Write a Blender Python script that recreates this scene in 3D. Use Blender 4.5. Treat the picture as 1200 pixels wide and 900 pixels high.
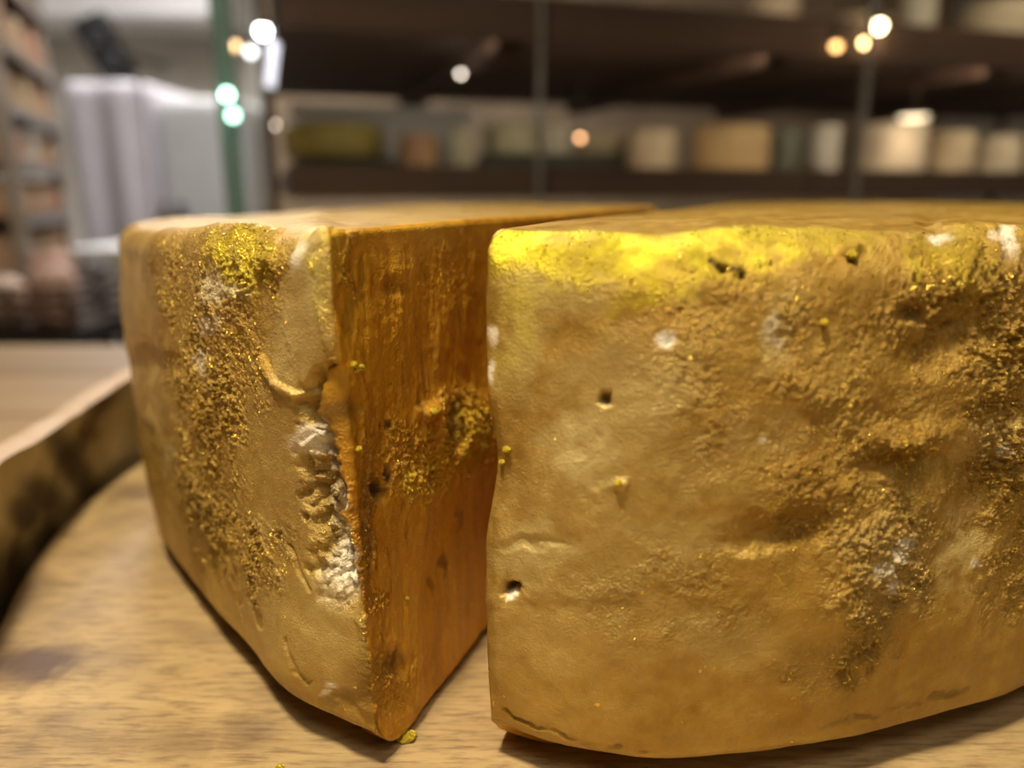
import bpy, bmesh, math, random
import numpy as np
from mathutils import Vector, Matrix

random.seed(4); rng = np.random.default_rng(7)
scene = bpy.context.scene
col = scene.collection
for o in list(bpy.data.objects): bpy.data.objects.remove(o)

# ------------------------------------------------------------------ camera
BZ = 0.95                       # height of the serving board's top above the floor
CAMH = 0.128                    # camera above the board
F = 906.0; PITCH = math.radians(14.0)
CP, SP = math.cos(PITCH), math.sin(PITCH)
CAM = np.array([0.0, 0.0, BZ + CAMH])
cd = bpy.data.cameras.new('camera'); cam = bpy.data.objects.new('camera', cd); col.objects.link(cam)
cam.location = CAM; cam.rotation_euler = (math.pi / 2 - PITCH, 0, 0)
cd.sensor_width = 36; cd.lens = 36 * F / 1200; cd.clip_start = 0.01; cd.clip_end = 60
cd.dof.use_dof = True; cd.dof.focus_distance = 0.172; cd.dof.aperture_fstop = 6.0
scene.camera = cam

# ------------------------------------------------------------------ world, exposure, lights
w = bpy.data.worlds.new('world'); scene.world = w; w.use_nodes = True
w.node_tree.nodes['Background'].inputs[0].default_value = (1.0, 0.86, 0.68, 1)
w.node_tree.nodes['Background'].inputs[1].default_value = 0.05
vs = scene.view_settings
vs.view_transform = 'Standard'; vs.look = 'None'; vs.gamma = 1; vs.exposure = -0.1; vs.use_curve_mapping = False
WARM = (1.0, 0.83, 0.60); NEUT = (1.0, 0.90, 0.76); COOL = (1.0, 0.97, 0.95)
PEND = (-0.13, -0.01, BZ + 0.90)
KEY_W, PANEL_W, REAR_W, PUCK_W, STRIP_W, WASH_W = 13.0, 46.0, 8.5, 0.10, 2.6, 26.0
LIGHTS = dict(sun=None)


def light(name, kind, loc, energy, color, size=0.1, target=None, spot=None, size_y=None):
    l = bpy.data.lights.new(name, kind); l.energy = energy; l.color = color
    if kind == 'AREA':
        l.size = size
        if size_y: l.shape = 'RECTANGLE'; l.size_y = size_y
    else:
        l.shadow_soft_size = size
    if spot: l.spot_size = math.radians(spot); l.spot_blend = 0.6
    o = bpy.data.objects.new(name, l); col.objects.link(o); o.location = loc
    if target is not None:
        o.rotation_euler = (Vector(target) - Vector(loc)).to_track_quat('-Z', 'Y').to_euler()
    return o


# ------------------------------------------------------------------ helpers
def ray(u, v):
    x = (u - 600) / F; y = (450 - v) / F
    return np.array([x, CP + y * SP, -SP + y * CP])


def P(u, v, Y):                       # point seen at pixel (u, v) at depth Y (metres in front of the camera)
    d = ray(u, v)
    return CAM + d * (Y / d[1])


def PZ(u, v, z):                      # point seen at pixel (u, v) on the level z
    d = ray(u, v)
    return CAM + d * ((z - CAM[2]) / d[2])


def project(p):
    q = p - CAM
    fw = q[..., 1] * CP - q[..., 2] * SP
    up = q[..., 1] * SP + q[..., 2] * CP
    return 600 + F * q[..., 0] / fw, 450 - F * up / fw


def tag(o, label=None, cat=None, group=None, kind=None):
    if label: o['label'] = label
    if cat: o['category'] = cat
    if group: o['group'] = group
    if kind: o['kind'] = kind
    return o


def empty(name, loc, label, cat, group=None, rz=0):
    o = bpy.data.objects.new(name, None); col.objects.link(o)
    o.location = Vector(loc); o.rotation_euler = (0, 0, rz)
    o.empty_display_size = 0.05
    return tag(o, label, cat, group)


def link(name, me, mat, parent=None, loc=(0, 0, 0), rz=0):
    o = bpy.data.objects.new(name, me); col.objects.link(o)
    if mat is not None and len(me.materials) == 0: me.materials.append(mat)
    o.location = Vector(loc); o.rotation_euler = (0, 0, rz)
    if parent: o.parent = parent
    return o


def bm_mesh(bm, name, smooth=False):
    me = bpy.data.meshes.new(name)
    bmesh.ops.recalc_face_normals(bm, faces=bm.faces)
    bm.to_mesh(me); bm.free()
    if smooth: me.shade_smooth()
    return me


def box_bm(bm, x0, x1, y0, y1, z0, z1, bevel=0.0):
    r = bmesh.ops.create_cube(bm, size=1.0)
    vsx = r['verts']
    bmesh.ops.scale(bm, vec=(x1 - x0, y1 - y0, z1 - z0), verts=vsx)
    bmesh.ops.translate(bm, vec=((x0 + x1) / 2, (y0 + y1) / 2, (z0 + z1) / 2), verts=vsx)
    if bevel > 0:
        es = list({e for v in vsx for e in v.link_edges})
        bmesh.ops.bevel(bm, geom=es, offset=bevel, segments=2, affect='EDGES')


def box(name, x0, x1, y0, y1, z0, z1, mat, parent=None, bevel=0.0, loc=(0, 0, 0), rz=0):
    bm = bmesh.new(); box_bm(bm, x0, x1, y0, y1, z0, z1, bevel)
    return link(name, bm_mesh(bm, name), mat, parent, loc, rz)


def lathe_mesh(name, prof, n=40, smooth=True, wob=0.0):
    """prof: list of (r, z), starting and ending on the axis"""
    vv, ff = [], []
    for (r, z) in prof:
        if r <= 1e-6: vv.append([(0, 0, z)])
        else:
            vv.append([(r * math.cos(2 * math.pi * k / n) * (1 + wob * math.sin(3 * k * 2 * math.pi / n + z * 20)),
                        r * math.sin(2 * math.pi * k / n) * (1 + wob * math.sin(2 * k * 2 * math.pi / n)), z) for k in range(n)])
    pts, idx = [], []
    for ring in vv:
        idx.append(list(range(len(pts), len(pts) + len(ring)))); pts += ring
    for a, b in zip(idx[:-1], idx[1:]):
        for k in range(n):
            k2 = (k + 1) % n
            if len(a) == 1 and len(b) == 1: continue
            if len(a) == 1: ff.append((a[0], b[k], b[k2]))
            elif len(b) == 1: ff.append((a[k], a[k2], b[0]))
            else: ff.append((a[k], a[k2], b[k2], b[k]))
    me = bpy.data.meshes.new(name); me.from_pydata(pts, [], ff)
    bm = bmesh.new(); bm.from_mesh(me); bmesh.ops.recalc_face_normals(bm, faces=bm.faces); bm.to_mesh(me); bm.free()
    if smooth: me.shade_smooth()
    return me


def tube(name, p0, p1, r, mat, parent=None, n=14):
    p0, p1 = Vector(p0), Vector(p1); d = p1 - p0
    bm = bmesh.new()
    bmesh.ops.create_cone(bm, cap_ends=True, segments=n, radius1=r, radius2=r, depth=d.length)
    bmesh.ops.transform(bm, matrix=Matrix.Translation((p0 + p1) / 2) @ d.to_track_quat('Z', 'Y').to_matrix().to_4x4(), verts=bm.verts)
    return link(name, bm_mesh(bm, name), mat, parent)


# ---- vectorised gradient noise
_perm = rng.permutation(256).astype(np.int64); _perm = np.concatenate([_perm, _perm, _perm])
_grad = rng.normal(size=(256, 3)); _grad /= np.linalg.norm(_grad, axis=1)[:, None]


def perlin(p):
    i = np.floor(p).astype(np.int64); f = p - i; i &= 255
    s = f * f * f * (f * (f * 6 - 15) + 10)
    def g(dx, dy, dz):
        h = _perm[_perm[_perm[(i[:, 0] + dx) & 255] + ((i[:, 1] + dy) & 255)] + ((i[:, 2] + dz) & 255)]
        return np.einsum('ij,ij->i', _grad[h], f - np.array([dx, dy, dz]))
    x00 = g(0, 0, 0) * (1 - s[:, 0]) + g(1, 0, 0) * s[:, 0]
    x10 = g(0, 1, 0) * (1 - s[:, 0]) + g(1, 1, 0) * s[:, 0]
    x01 = g(0, 0, 1) * (1 - s[:, 0]) + g(1, 0, 1) * s[:, 0]
    x11 = g(0, 1, 1) * (1 - s[:, 0]) + g(1, 1, 1) * s[:, 0]
    y0 = x00 * (1 - s[:, 1]) + x10 * s[:, 1]; y1 = x01 * (1 - s[:, 1]) + x11 * s[:, 1]
    return (y0 * (1 - s[:, 2]) + y1 * s[:, 2]) * 1.6


def fbm(p, o=4, lac=2.1, gain=0.5):
    a, t, amp = np.zeros(len(p)), 0, 1.0
    for k in range(o):
        a += amp * perlin(p + 17.3 * k); t += amp; amp *= gain; p = p * lac
    return a / t


def worley(p):
    """distance to the nearest jittered cell point (F1) and the second (F2)"""
    i = np.floor(p).astype(np.int64); f = p - i
    f1 = np.full(len(p), 9.0); f2 = np.full(len(p), 9.0)
    for dx in (-1, 0, 1):
        for dy in (-1, 0, 1):
            for dz in (-1, 0, 1):
                h = _perm[_perm[_perm[(i[:, 0] + dx) & 255] + ((i[:, 1] + dy) & 255)] + ((i[:, 2] + dz) & 255)]
                d = np.linalg.norm(np.array([dx, dy, dz]) + 0.5 + 0.42 * _grad[h] - f, axis=1)
                m = d < f1
                f2 = np.where(m, f1, np.minimum(f2, d)); f1 = np.where(m, d, f1)
    return f1, f2


def sstep(a, b, x):
    t = np.clip((x - a) / (b - a), 0, 1); return t * t * (3 - 2 * t)


# ------------------------------------------------------------------ materials
def new_mat(name):
    m = bpy.data.materials.new(name); m.use_nodes = True
    nt = m.node_tree; return m, nt, nt.nodes['Principled BSDF']


def N(nt, typ, **kw):
    n = nt.nodes.new(typ)
    for k, v in kw.items():
        if k in n.inputs: n.inputs[k].default_value = v
        else: setattr(n, k, v)
    return n


def plain(name, c, rough=0.5, metal=0.0, var=0.12, scale=12.0, bump=0.0):
    m, nt, b = new_mat(name)
    tc = N(nt, 'ShaderNodeTexCoord')
    ns = N(nt, 'ShaderNodeTexNoise', Scale=scale, Detail=4.0)
    nt.links.new(tc.outputs['Object'], ns.inputs['Vector'])
    r = N(nt, 'ShaderNodeValToRGB')
    r.color_ramp.elements[0].position = 0.3; r.color_ramp.elements[1].position = 0.7
    r.color_ramp.elements[0].color = tuple(x * (1 - var) for x in c) + (1,)
    r.color_ramp.elements[1].color = tuple(min(1, x * (1 + var)) for x in c) + (1,)
    nt.links.new(ns.outputs['Fac'], r.inputs['Fac']); nt.links.new(r.outputs['Color'], b.inputs['Base Color'])
    b.inputs['Roughness'].default_value = rough; b.inputs['Metallic'].default_value = metal
    if bump:
        bp = N(nt, 'ShaderNodeBump', Strength=bump, Distance=0.002)
        nt.links.new(ns.outputs['Fac'], bp.inputs['Height']); nt.links.new(bp.outputs['Normal'], b.inputs['Normal'])
    return m


def emit(name, c, s):
    m, nt, b = new_mat(name)
    b.inputs['Base Color'].default_value = (*c, 1); b.inputs['Emission Color'].default_value = (*c, 1)
    b.inputs['Emission Strength'].default_value = s
    return m


def wood(name, c1, c2, c3, scale=1.0, rough=0.55, axis=0, blot=0.35, fine=1.0):
    """grain along the given axis; c1 light, c2 mid, c3 dark"""
    m, nt, b = new_mat(name); L = nt.links.new
    tc = N(nt, 'ShaderNodeTexCoord')
    st = [26.0 * scale] * 3; st[axis] = 2.4 * scale
    mp = N(nt, 'ShaderNodeMapping'); mp.inputs['Scale'].default_value = st
    L(tc.outputs['Object'], mp.inputs['Vector'])
    n1 = N(nt, 'ShaderNodeTexNoise', Scale=1.0, Detail=5.0, Roughness=0.6, Distortion=0.6); L(mp.outputs['Vector'], n1.inputs['Vector'])
    st2 = [260.0 * scale * fine] * 3; st2[axis] = 14.0 * scale * fine ** 2
    mp2 = N(nt, 'ShaderNodeMapping'); mp2.inputs['Scale'].default_value = st2; L(tc.outputs['Object'], mp2.inputs['Vector'])
    n2 = N(nt, 'ShaderNodeTexNoise', Scale=1.0, Detail=4.0, Roughness=0.65); L(mp2.outputs['Vector'], n2.inputs['Vector'])
    st3 = [17.0 * scale] * 3; st3[axis] = 7.0 * scale
    mp3 = N(nt, 'ShaderNodeMapping'); mp3.inputs['Scale'].default_value = st3; L(tc.outputs['Object'], mp3.inputs['Vector'])
    n3 = N(nt, 'ShaderNodeTexNoise', Scale=1.0, Detail=3.0, Roughness=0.55); L(mp3.outputs['Vector'], n3.inputs['Vector'])
    r = N(nt, 'ShaderNodeValToRGB'); e = r.color_ramp.elements
    e[0].position = 0.3; e[0].color = (*c2, 1); e[1].position = 0.62; e[1].color = (*c1, 1)
    L(n1.outputs['Fac'], r.inputs['Fac'])
    r3 = N(nt, 'ShaderNodeValToRGB'); r3.color_ramp.elements[0].position = 0.56; r3.color_ramp.elements[1].position = 0.72
    L(n3.outputs['Fac'], r3.inputs['Fac'])
    mm = N(nt, 'ShaderNodeMath', operation='MULTIPLY'); mm.inputs[1].default_value = blot; L(r3.outputs['Color'], mm.inputs[0])
    mx = N(nt, 'ShaderNodeMixRGB'); mx.inputs[2].default_value = (*c3, 1); L(mm.outputs[0], mx.inputs[0]); L(r.outputs['Color'], mx.inputs[1])
    r2 = N(nt, 'ShaderNodeValToRGB'); r2.color_ramp.elements[0].position = 0.28 + 0.05 * (fine > 1); r2.color_ramp.elements[0].color = (1, 1, 1, 1)
    r2.color_ramp.elements[1].position = 0.42 + 0.12 * (fine > 1); r2.color_ramp.elements[1].color = (0, 0, 0, 1)
    L(n2.outputs['Fac'], r2.inputs['Fac'])
    m2 = N(nt, 'ShaderNodeMath', operation='MULTIPLY'); m2.inputs[1].default_value = 0.65; L(r2.outputs['Color'], m2.inputs[0])
    mx2 = N(nt, 'ShaderNodeMixRGB'); mx2.inputs[2].default_value = (*c3, 1); L(m2.outputs[0], mx2.inputs[0]); L(mx.outputs[0], mx2.inputs[1])
    L(mx2.outputs[0], b.inputs['Base Color'])
    b.inputs['Roughness'].default_value = rough
    bp = N(nt, 'ShaderNodeBump', Strength=0.25, Distance=0.0008); L(n2.outputs['Fac'], bp.inputs['Height']); L(bp.outputs['Normal'], b.inputs['Normal'])
    return m, nt, b, mx2


def attr(nt, name):
    a = N(nt, 'ShaderNodeAttribute'); a.attribute_name = name; return a.outputs['Fac']


def gold_material(name, base_a, base_b, pale_c, metal_lo, metal_hi, rough, streak=False):
    m, nt, b = new_mat(name); L = nt.links.new
    tc = N(nt, 'ShaderNodeTexCoord')
    def noise(sc, det=4.0, rg=0.55, vec=None):
        n = N(nt, 'ShaderNodeTexNoise', Scale=sc, Detail=det, Roughness=rg)
        L(vec if vec is not None else tc.outputs['Object'], n.inputs['Vector']); return n.outputs['Fac']
    def math_(op, a, c):
        n = N(nt, 'ShaderNodeMath', operation=op)
        for k, x in enumerate((a, c)):
            if isinstance(x, (int, float)): n.inputs[k].default_value = x
            else: L(x, n.inputs[k])
        return n.outputs[0]
    def ramp(x, p0, p1, c0=(0, 0, 0), c1=(1, 1, 1)):
        r = N(nt, 'ShaderNodeValToRGB'); e = r.color_ramp.elements
        e[0].position = p0; e[0].color = (*c0, 1); e[1].position = p1; e[1].color = (*c1, 1)
        L(x, r.inputs['Fac']); return r.outputs['Color']
    def mix(f, a, c):
        n = N(nt, 'ShaderNodeMixRGB')
        for k, x in enumerate((f, a, c)):
            if isinstance(x, tuple): n.inputs[k].default_value = (*x, 1)
            elif isinstance(x, (int, float)): n.inputs[k].default_value = x
            else: L(x, n.inputs[k])
        return n.outputs[0]
    vec = tc.outputs['Object']
    if streak:
        mp = N(nt, 'ShaderNodeMapping'); mp.inputs['Scale'].default_value = (1, 1, 0.35); L(vec, mp.inputs['Vector']); svec = mp.outputs['Vector']
    else: svec = vec
    pale, white, dark, grain, lus = (attr(nt, k) for k in ('pale', 'white', 'dark', 'grain', 'lustre'))
    big = noise(55.0, 4, 0.6, svec)
    c = mix(ramp(big, 0.35, 0.65), base_a, base_b)
    mid = noise(230.0, 3, 0.6, svec)
    c = mix(math_('MULTIPLY', ramp(mid, 0.5, 0.75), 0.35), c, tuple(x * 0.62 for x in base_b))
    c = mix(pale, c, pale_c)
    c = mix(lus, c, (0.86, 0.75, 0.05))  # yellow of denser gold dust and of the painted highlight
    c = mix(white, c, (0.93, 0.88, 0.70))
    c = mix(dark, c, (0.075, 0.032, 0.010))
    sep = N(nt, 'ShaderNodeSeparateXYZ'); vo = N(nt, 'ShaderNodeTexVoronoi', Scale=1900.0); L(vec, vo.inputs['Vector']); L(vo.outputs['Color'], sep.inputs[0])
    flake = math_('ADD', sep.outputs[0], math_('ADD', math_('MULTIPLY', grain, 0.20), math_('MULTIPLY', lus, 0.03)))
    flake = math_('ADD', flake, math_('MULTIPLY', ramp(noise(160.0, 2, 0.5), 0.4, 0.7), 0.12))
    flake = math_('GREATER_THAN', flake, 1.11)
    flake = math_('MULTIPLY', flake, math_('SUBTRACT', 1.0, white))
    c = mix(flake, c, (0.95, 0.72, 0.13))
    L(c, b.inputs['Base Color'])
    # gold flakes: fine cells with tilted facets
    fl = ramp(noise(330.0, 3, 0.6), 0.40, 0.62)
    met = math_('ADD', metal_lo, math_('MULTIPLY', fl, metal_hi - metal_lo))
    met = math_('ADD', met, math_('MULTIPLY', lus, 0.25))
    met = math_('MULTIPLY', met, math_('SUBTRACT', 1.0, math_('MULTIPLY', pale, 0.45)))
    met = math_('MULTIPLY', met, math_('SUBTRACT', 1.0, white))
    met = math_('MULTIPLY', met, math_('SUBTRACT', 1.0, math_('MULTIPLY', dark, 0.8)))
    met = math_('MAXIMUM', met, flake)
    L(met, b.inputs['Metallic'])
    rg = math_('ADD', math_('ADD', rough, math_('MULTIPLY', pale, 0.05)), math_('MULTIPLY', white, 0.35))
    rg = math_('SUBTRACT', rg, math_('MULTIPLY', flake, 0.16))
    L(rg, b.inputs['Roughness'])
    b.inputs['Specular IOR Level'].default_value = 0.45
    fine = noise(1800.0, 3, 0.65)
    mids = noise(850.0, 4, 0.65)
    gr = math_('ADD', 0.05, math_('MULTIPLY', grain, 1.3))
    h = math_('ADD', math_('MULTIPLY', fine, 1.1), math_('MULTIPLY', mids, 0.9))
    h = math_('ADD', h, math_('MULTIPLY', vo.outputs['Color'], 0.16))
    h = math_('MULTIPLY', h, gr)
    bp = N(nt, 'ShaderNodeBump', Strength=0.9, Distance=0.0011); L(h, bp.inputs['Height'])
    tilt = N(nt, 'ShaderNodeVectorMath', operation='SUBTRACT'); L(vo.outputs['Color'], tilt.inputs[0]); tilt.inputs[1].default_value = (0.5, 0.5, 0.5)
    k_ = math_('MULTIPLY', flake, 0.75)
    sc_ = N(nt, 'ShaderNodeVectorMath', operation='SCALE'); L(tilt.outputs[0], sc_.inputs[0]); L(k_, sc_.inputs['Scale'])
    ad = N(nt, 'ShaderNodeVectorMath', operation='ADD'); L(bp.outputs['Normal'], ad.inputs[0]); L(sc_.outputs[0], ad.inputs[1])
    nz_ = N(nt, 'ShaderNodeVectorMath', operation='NORMALIZE'); L(ad.outputs[0], nz_.inputs[0])
    L(nz_.outputs[0], b.inputs['Normal'])
    return m


M = {}
M['rind'] = gold_material('gold_dusted_rind', (0.53, 0.345, 0.072), (0.39, 0.225, 0.032), (0.64, 0.51, 0.20), 0.30, 0.66, 0.40)
M['cut'] = gold_material('gold_brushed_cut_face', (0.70, 0.38, 0.026), (0.50, 0.23, 0.012), (0.72, 0.42, 0.06), 0.15, 0.45, 0.34, streak=True)
M['board'], bnt, bb, bmx = wood('board_wood', (0.46, 0.335, 0.155), (0.25, 0.17, 0.072), (0.11, 0.066, 0.036), 1.0, 0.5, 0, 0.85, 2.6)
M['table'] = wood('table_wood', (0.38, 0.24, 0.09), (0.28, 0.165, 0.055), (0.15, 0.085, 0.04), 0.6, 0.5, 0, 0.3)[0]
M['rimtop'] = wood('rim_edge_wood', (0.46, 0.35, 0.25), (0.38, 0.27, 0.18), (0.3, 0.18, 0.11), 1.2, 0.6, 2, 0.2)[0]
M['shelf'] = wood('shelf_wood', (0.075, 0.036, 0.022), (0.045, 0.022, 0.014), (0.02, 0.010, 0.007), 0.4, 0.8, 0, 0.4)[0]
M['wall'] = plain('painted_wall', (0.74, 0.70, 0.63), 0.8, var=0.04, scale=3)
M['wallwarm'] = plain('warm_plaster_wall', (0.42, 0.30, 0.20), 0.8, var=0.2, scale=4)
M['floor'] = plain('grey_floor', (0.22, 0.20, 0.18), 0.5, var=0.15, scale=5)
M['ceil'] = plain('ceiling_paint', (0.62, 0.58, 0.52), 0.85, var=0.04, scale=3)
M['white'] = plain('white_paint', (0.74, 0.73, 0.72), 0.5, var=0.04)
M['lilac'] = plain('white_sheet', (0.56, 0.53, 0.57), 0.55, var=0.05)
M['greysheet'] = plain('pale_grey_panel', (0.50, 0.50, 0.50), 0.5, var=0.04)
M['black'] = plain('black_plastic', (0.016, 0.015, 0.015), 0.5, var=0.2)
M['steel'] = plain('brushed_steel', (0.55, 0.53, 0.51), 0.35, 1.0, var=0.1, scale=40)
M['seam'] = plain('clear_silicone_seam', (0.16, 0.15, 0.13), 0.3, var=0.1)
M['brass'] = plain('dark_bronze_metal', (0.10, 0.07, 0.05), 0.4, 0.8, var=0.1)
M['shade'] = plain('black_lamp_shade', (0.03, 0.03, 0.03), 0.4, 0.5, var=0.1)


def cheese_mat(name, c): return plain(name, c, 0.6, 0.0, 0.16, 16, 0.3)


# glass: see-through with real reflections and a faint green body colour
def glass_mat(name, tint, refl=1.0):
    m = bpy.data.materials.new(name); m.use_nodes = True; nt = m.node_tree; L = nt.links.new
    nt.nodes.remove(nt.nodes['Principled BSDF']); out = nt.nodes['Material Output']
    t = N(nt, 'ShaderNodeBsdfTransparent'); t.inputs[0].default_value = (*tint, 1)
    g = N(nt, 'ShaderNodeBsdfGlossy'); g.inputs['Roughness'].default_value = 0.02
    lw = N(nt, 'ShaderNodeLayerWeight', Blend=0.5)
    pw = N(nt, 'ShaderNodeMath', operation='POWER'); pw.inputs[1].default_value = 5.0; L(lw.outputs['Facing'], pw.inputs[0])
    fr = N(nt, 'ShaderNodeMath', operation='MULTIPLY_ADD'); fr.inputs[1].default_value = 0.9; fr.inputs[2].default_value = 0.035; L(pw.outputs[0], fr.inputs[0])
    mx = N(nt, 'ShaderNodeMixShader'); L(fr.outputs[0], mx.inputs[0]); L(t.outputs[0], mx.inputs[1]); L(g.outputs[0], mx.inputs[2])
    L(mx.outputs[0], out.inputs['Surface']); return m


M['glass'] = glass_mat('clear_glass', (0.95, 0.965, 0.95))
gm, gnt, gb = new_mat('green_glass_edge')
gb.inputs['Base Color'].default_value = (0.17, 0.28, 0.25, 1); gb.inputs['Roughness'].default_value = 0.12
gb.inputs['Transmission Weight'].default_value = 0.35
M['glassedge'] = gm

# mottled bark-like wall of the tray
m, nt, b = new_mat('mottled_bark'); L = nt.links.new
tc = N(nt, 'ShaderNodeTexCoord')
n1 = N(nt, 'ShaderNodeTexNoise', Scale=26.0, Detail=4.0, Roughness=0.55); L(tc.outputs['Object'], n1.inputs['Vector'])
r1 = N(nt, 'ShaderNodeValToRGB'); e = r1.color_ramp.elements
e[0].position = 0.34; e[0].color = (0.13, 0.08, 0.036, 1); e[1].position = 0.47; e[1].color = (0.50, 0.43, 0.23, 1)
x = e.new(0.68); x.color = (0.68, 0.60, 0.38, 1)
L(n1.outputs['Fac'], r1.inputs['Fac'])
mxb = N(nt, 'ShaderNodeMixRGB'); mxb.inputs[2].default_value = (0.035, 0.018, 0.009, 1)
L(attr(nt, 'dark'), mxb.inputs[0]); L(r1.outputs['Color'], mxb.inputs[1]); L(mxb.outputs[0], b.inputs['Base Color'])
b.inputs['Roughness'].default_value = 0.8
bp = N(nt, 'ShaderNodeBump', Strength=0.7, Distance=0.003); L(n1.outputs['Fac'], bp.inputs['Height']); L(bp.outputs['Normal'], b.inputs['Normal'])
M['bark'] = m
# knots and stains on the board through a vertex attribute
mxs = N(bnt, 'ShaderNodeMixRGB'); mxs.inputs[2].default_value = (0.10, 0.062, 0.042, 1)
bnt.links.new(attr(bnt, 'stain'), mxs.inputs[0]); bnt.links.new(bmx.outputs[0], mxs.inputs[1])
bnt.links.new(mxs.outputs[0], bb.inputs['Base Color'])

# ------------------------------------------------------------------ the room
def struct(o): o['kind'] = 'structure'; return o


XL, XR, YN, YF, ZC = -3.2, 4.2, -3.2, 5.2, 2.7
struct(box('floor', XL, XR, YN, YF, -0.1, 0, M['floor']))
struct(box('ceiling', XL, XR, YN, YF, ZC, ZC + 0.1, M['ceil']))
struct(box('wall_back', XL, XR, YF, YF + 0.1, 0, ZC, M['wall']))
struct(box('wall_left', XL - 0.1, XL, YN, YF, 0, ZC, M['wall']))
struct(box('wall_right', XR, XR + 0.1, YN, YF, 0, ZC, M['wallwarm']))
struct(box('wall_front', XL, XR, YN - 0.1, YN, 0, ZC, M['wallwarm']))

# shelving frame: a runs along the shelves, b into them
O2 = np.array([-0.33, 1.07]); AX = np.array([0.956, 0.292]); BX = np.array([-0.292, 0.956])
SHROT = math.atan2(0.292, 0.956)


def SF(s, t, z=0.0):
    q = O2 + AX * s + BX * t
    return (q[0], q[1], z)


def s_at(u, t, v=180):                # position along the shelves of the column of pixels u, at offset t
    r = ray(u, v); k = r[0] / r[1]; q = O2 + BX * t
    return (k * q[1] - q[0]) / (AX[0] - k * AX[1])


struct(box('wall_1', s_at(318, 2.3), 3.4, 0, 0.1, 0, ZC, M['wallwarm'], loc=SF(0, 2.3), rz=SHROT))

# ------------------------------------------------------------------ table of planks
TZ = BZ - 0.040
table = empty('table', (0.1, 0.25, 0), 'long wooden table of pale planks carrying the round tray', 'table')
table_inv = Vector((-0.1, -0.25, 0))
yy = -0.42
while yy < 0.80:
    y1 = min(yy + 0.142, 0.86)
    box('plank', -1.25, 1.45, yy + 0.0012, y1 - 0.0012, TZ - 0.04, TZ, M['table'], table, 0.0015, loc=table_inv); yy = y1
for sx in (-1.15, 1.35):
    for sy in (-0.34, 0.78):
        box('leg', sx - 0.04, sx + 0.04, sy - 0.04, sy + 0.04, 0, TZ - 0.04, M['table'], table, 0.003, loc=table_inv)
for sy in (-0.34, 0.78):
    box('apron', -1.1, 1.3, sy - 0.012, sy + 0.012, TZ - 0.14, TZ - 0.04, M['table'], table, 0.002, loc=table_inv)

# ------------------------------------------------------------------ round tray with a high rim, and the board in it
TC = np.array([0.122, 0.335]); RB = 0.302
tray = empty('wooden_tray', (TC[0], TC[1], TZ), 'round hollowed log tray with mottled bark-brown rim around the board', 'tray')
bme = lathe_mesh('base', [(0, 0), (0.310, 0), (0.314, 0.004), (0.314, 0.014), (0.310, 0.018), (0, 0.018)], 96)
bco = np.empty(len(bme.vertices) * 3, np.float32); bme.vertices.foreach_get('co', bco); bco = bco.reshape(-1, 3)
BASE = link('base', bme, M['bark'], tray)


def egg(th):
    a = (np.degrees(th) + 360) % 360
    return 1 + 0.075 * sstep(202, 232, a) * (1 - sstep(300, 335, a))


def ring_wall():
    n, k = 420, 40
    th = np.linspace(0, 2 * math.pi, n, endpoint=False)
    # rim height falls away towards the near side of the tray
    d = np.abs((th - math.radians(185) + math.pi) % (2 * math.pi) - math.pi)
    hgt = 0.018 + 0.066 * (1 - sstep(math.radians(22), math.radians(37), np.where(((th - math.radians(185) + math.pi) % (2 * math.pi) - math.pi) > 0, d, 0)))
    hgt += 0.0025 * np.sin(5 * th + 1) + 0.0015 * np.sin(11 * th)
    thick = 0.011
    prof = []                                          # inner wall up, rim over, outer wall down
    for i in range(k): prof.append(('in', i / (k - 1)))
    for i in range(1, 8): prof.append(('top', i / 7))
    for i in range(1, 16): prof.append(('out', i / 15))
    pts = []
    for kind, t in prof:
        if kind == 'in': r = 0.311 - 0.010 * t + 0.004 * math.sin(3.1 * t); z = 0.010 + t * (hgt - 0.010)
        elif kind == 'top': r = 0.301 + t * thick; z = hgt + 0.0012 * math.sin(math.pi * t)
        else: r = 0.312 + 0.018 * math.sin(math.pi * t * 0.9); z = hgt * (1 - t) + 0.0 * t
        pts.append(np.stack([r * egg(th) * np.cos(th), r * egg(th) * np.sin(th), z * np.ones(n)], 1))
    pts = np.array(pts); R = len(pts)
    flat = pts.reshape(-1, 3); nz = fbm(flat * 30, 4)
    rad = flat[:, :2] / np.linalg.norm(flat[:, :2], axis=1)[:, None]
    flat[:, :2] += rad * (nz * 0.0045)[:, None]
    return flat, R, n, k


bco[:, :2] *= egg(np.arctan2(bco[:, 1], bco[:, 0]))[:, None].astype(np.float32); BASE.data.vertices.foreach_set('co', bco.ravel()); BASE.data.update()
flat, R, n, kin = ring_wall()
def grid_faces(r0, r1, n):
    i = np.arange(r0, r1)[:, None]; j = np.arange(n)[None, :]; j2 = (j + 1) % n
    return np.stack([i * n + j + 0 * j2, i * n + j2, (i + 1) * n + j2, (i + 1) * n + j], -1).reshape(-1, 4)


def np_mesh(name, verts, faces, attrs=None, smooth=True):
    me = bpy.data.meshes.new(name)
    nq = len(faces); me.vertices.add(len(verts)); me.vertices.foreach_set('co', verts.astype(np.float32).ravel())
    me.loops.add(nq * 4); me.loops.foreach_set('vertex_index', faces.astype(np.int32).ravel())
    me.polygons.add(nq); me.polygons.foreach_set('loop_start', np.arange(nq, dtype=np.int32) * 4)
    me.polygons.foreach_set('loop_total', np.full(nq, 4, np.int32))
    me.update(calc_edges=True); me.validate()
    for k, a in (attrs or {}).items():
        at = me.attributes.new(k, 'FLOAT', 'POINT'); at.data.foreach_set('value', a.astype(np.float32))
    if smooth: me.shade_smooth()
    return me


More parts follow.
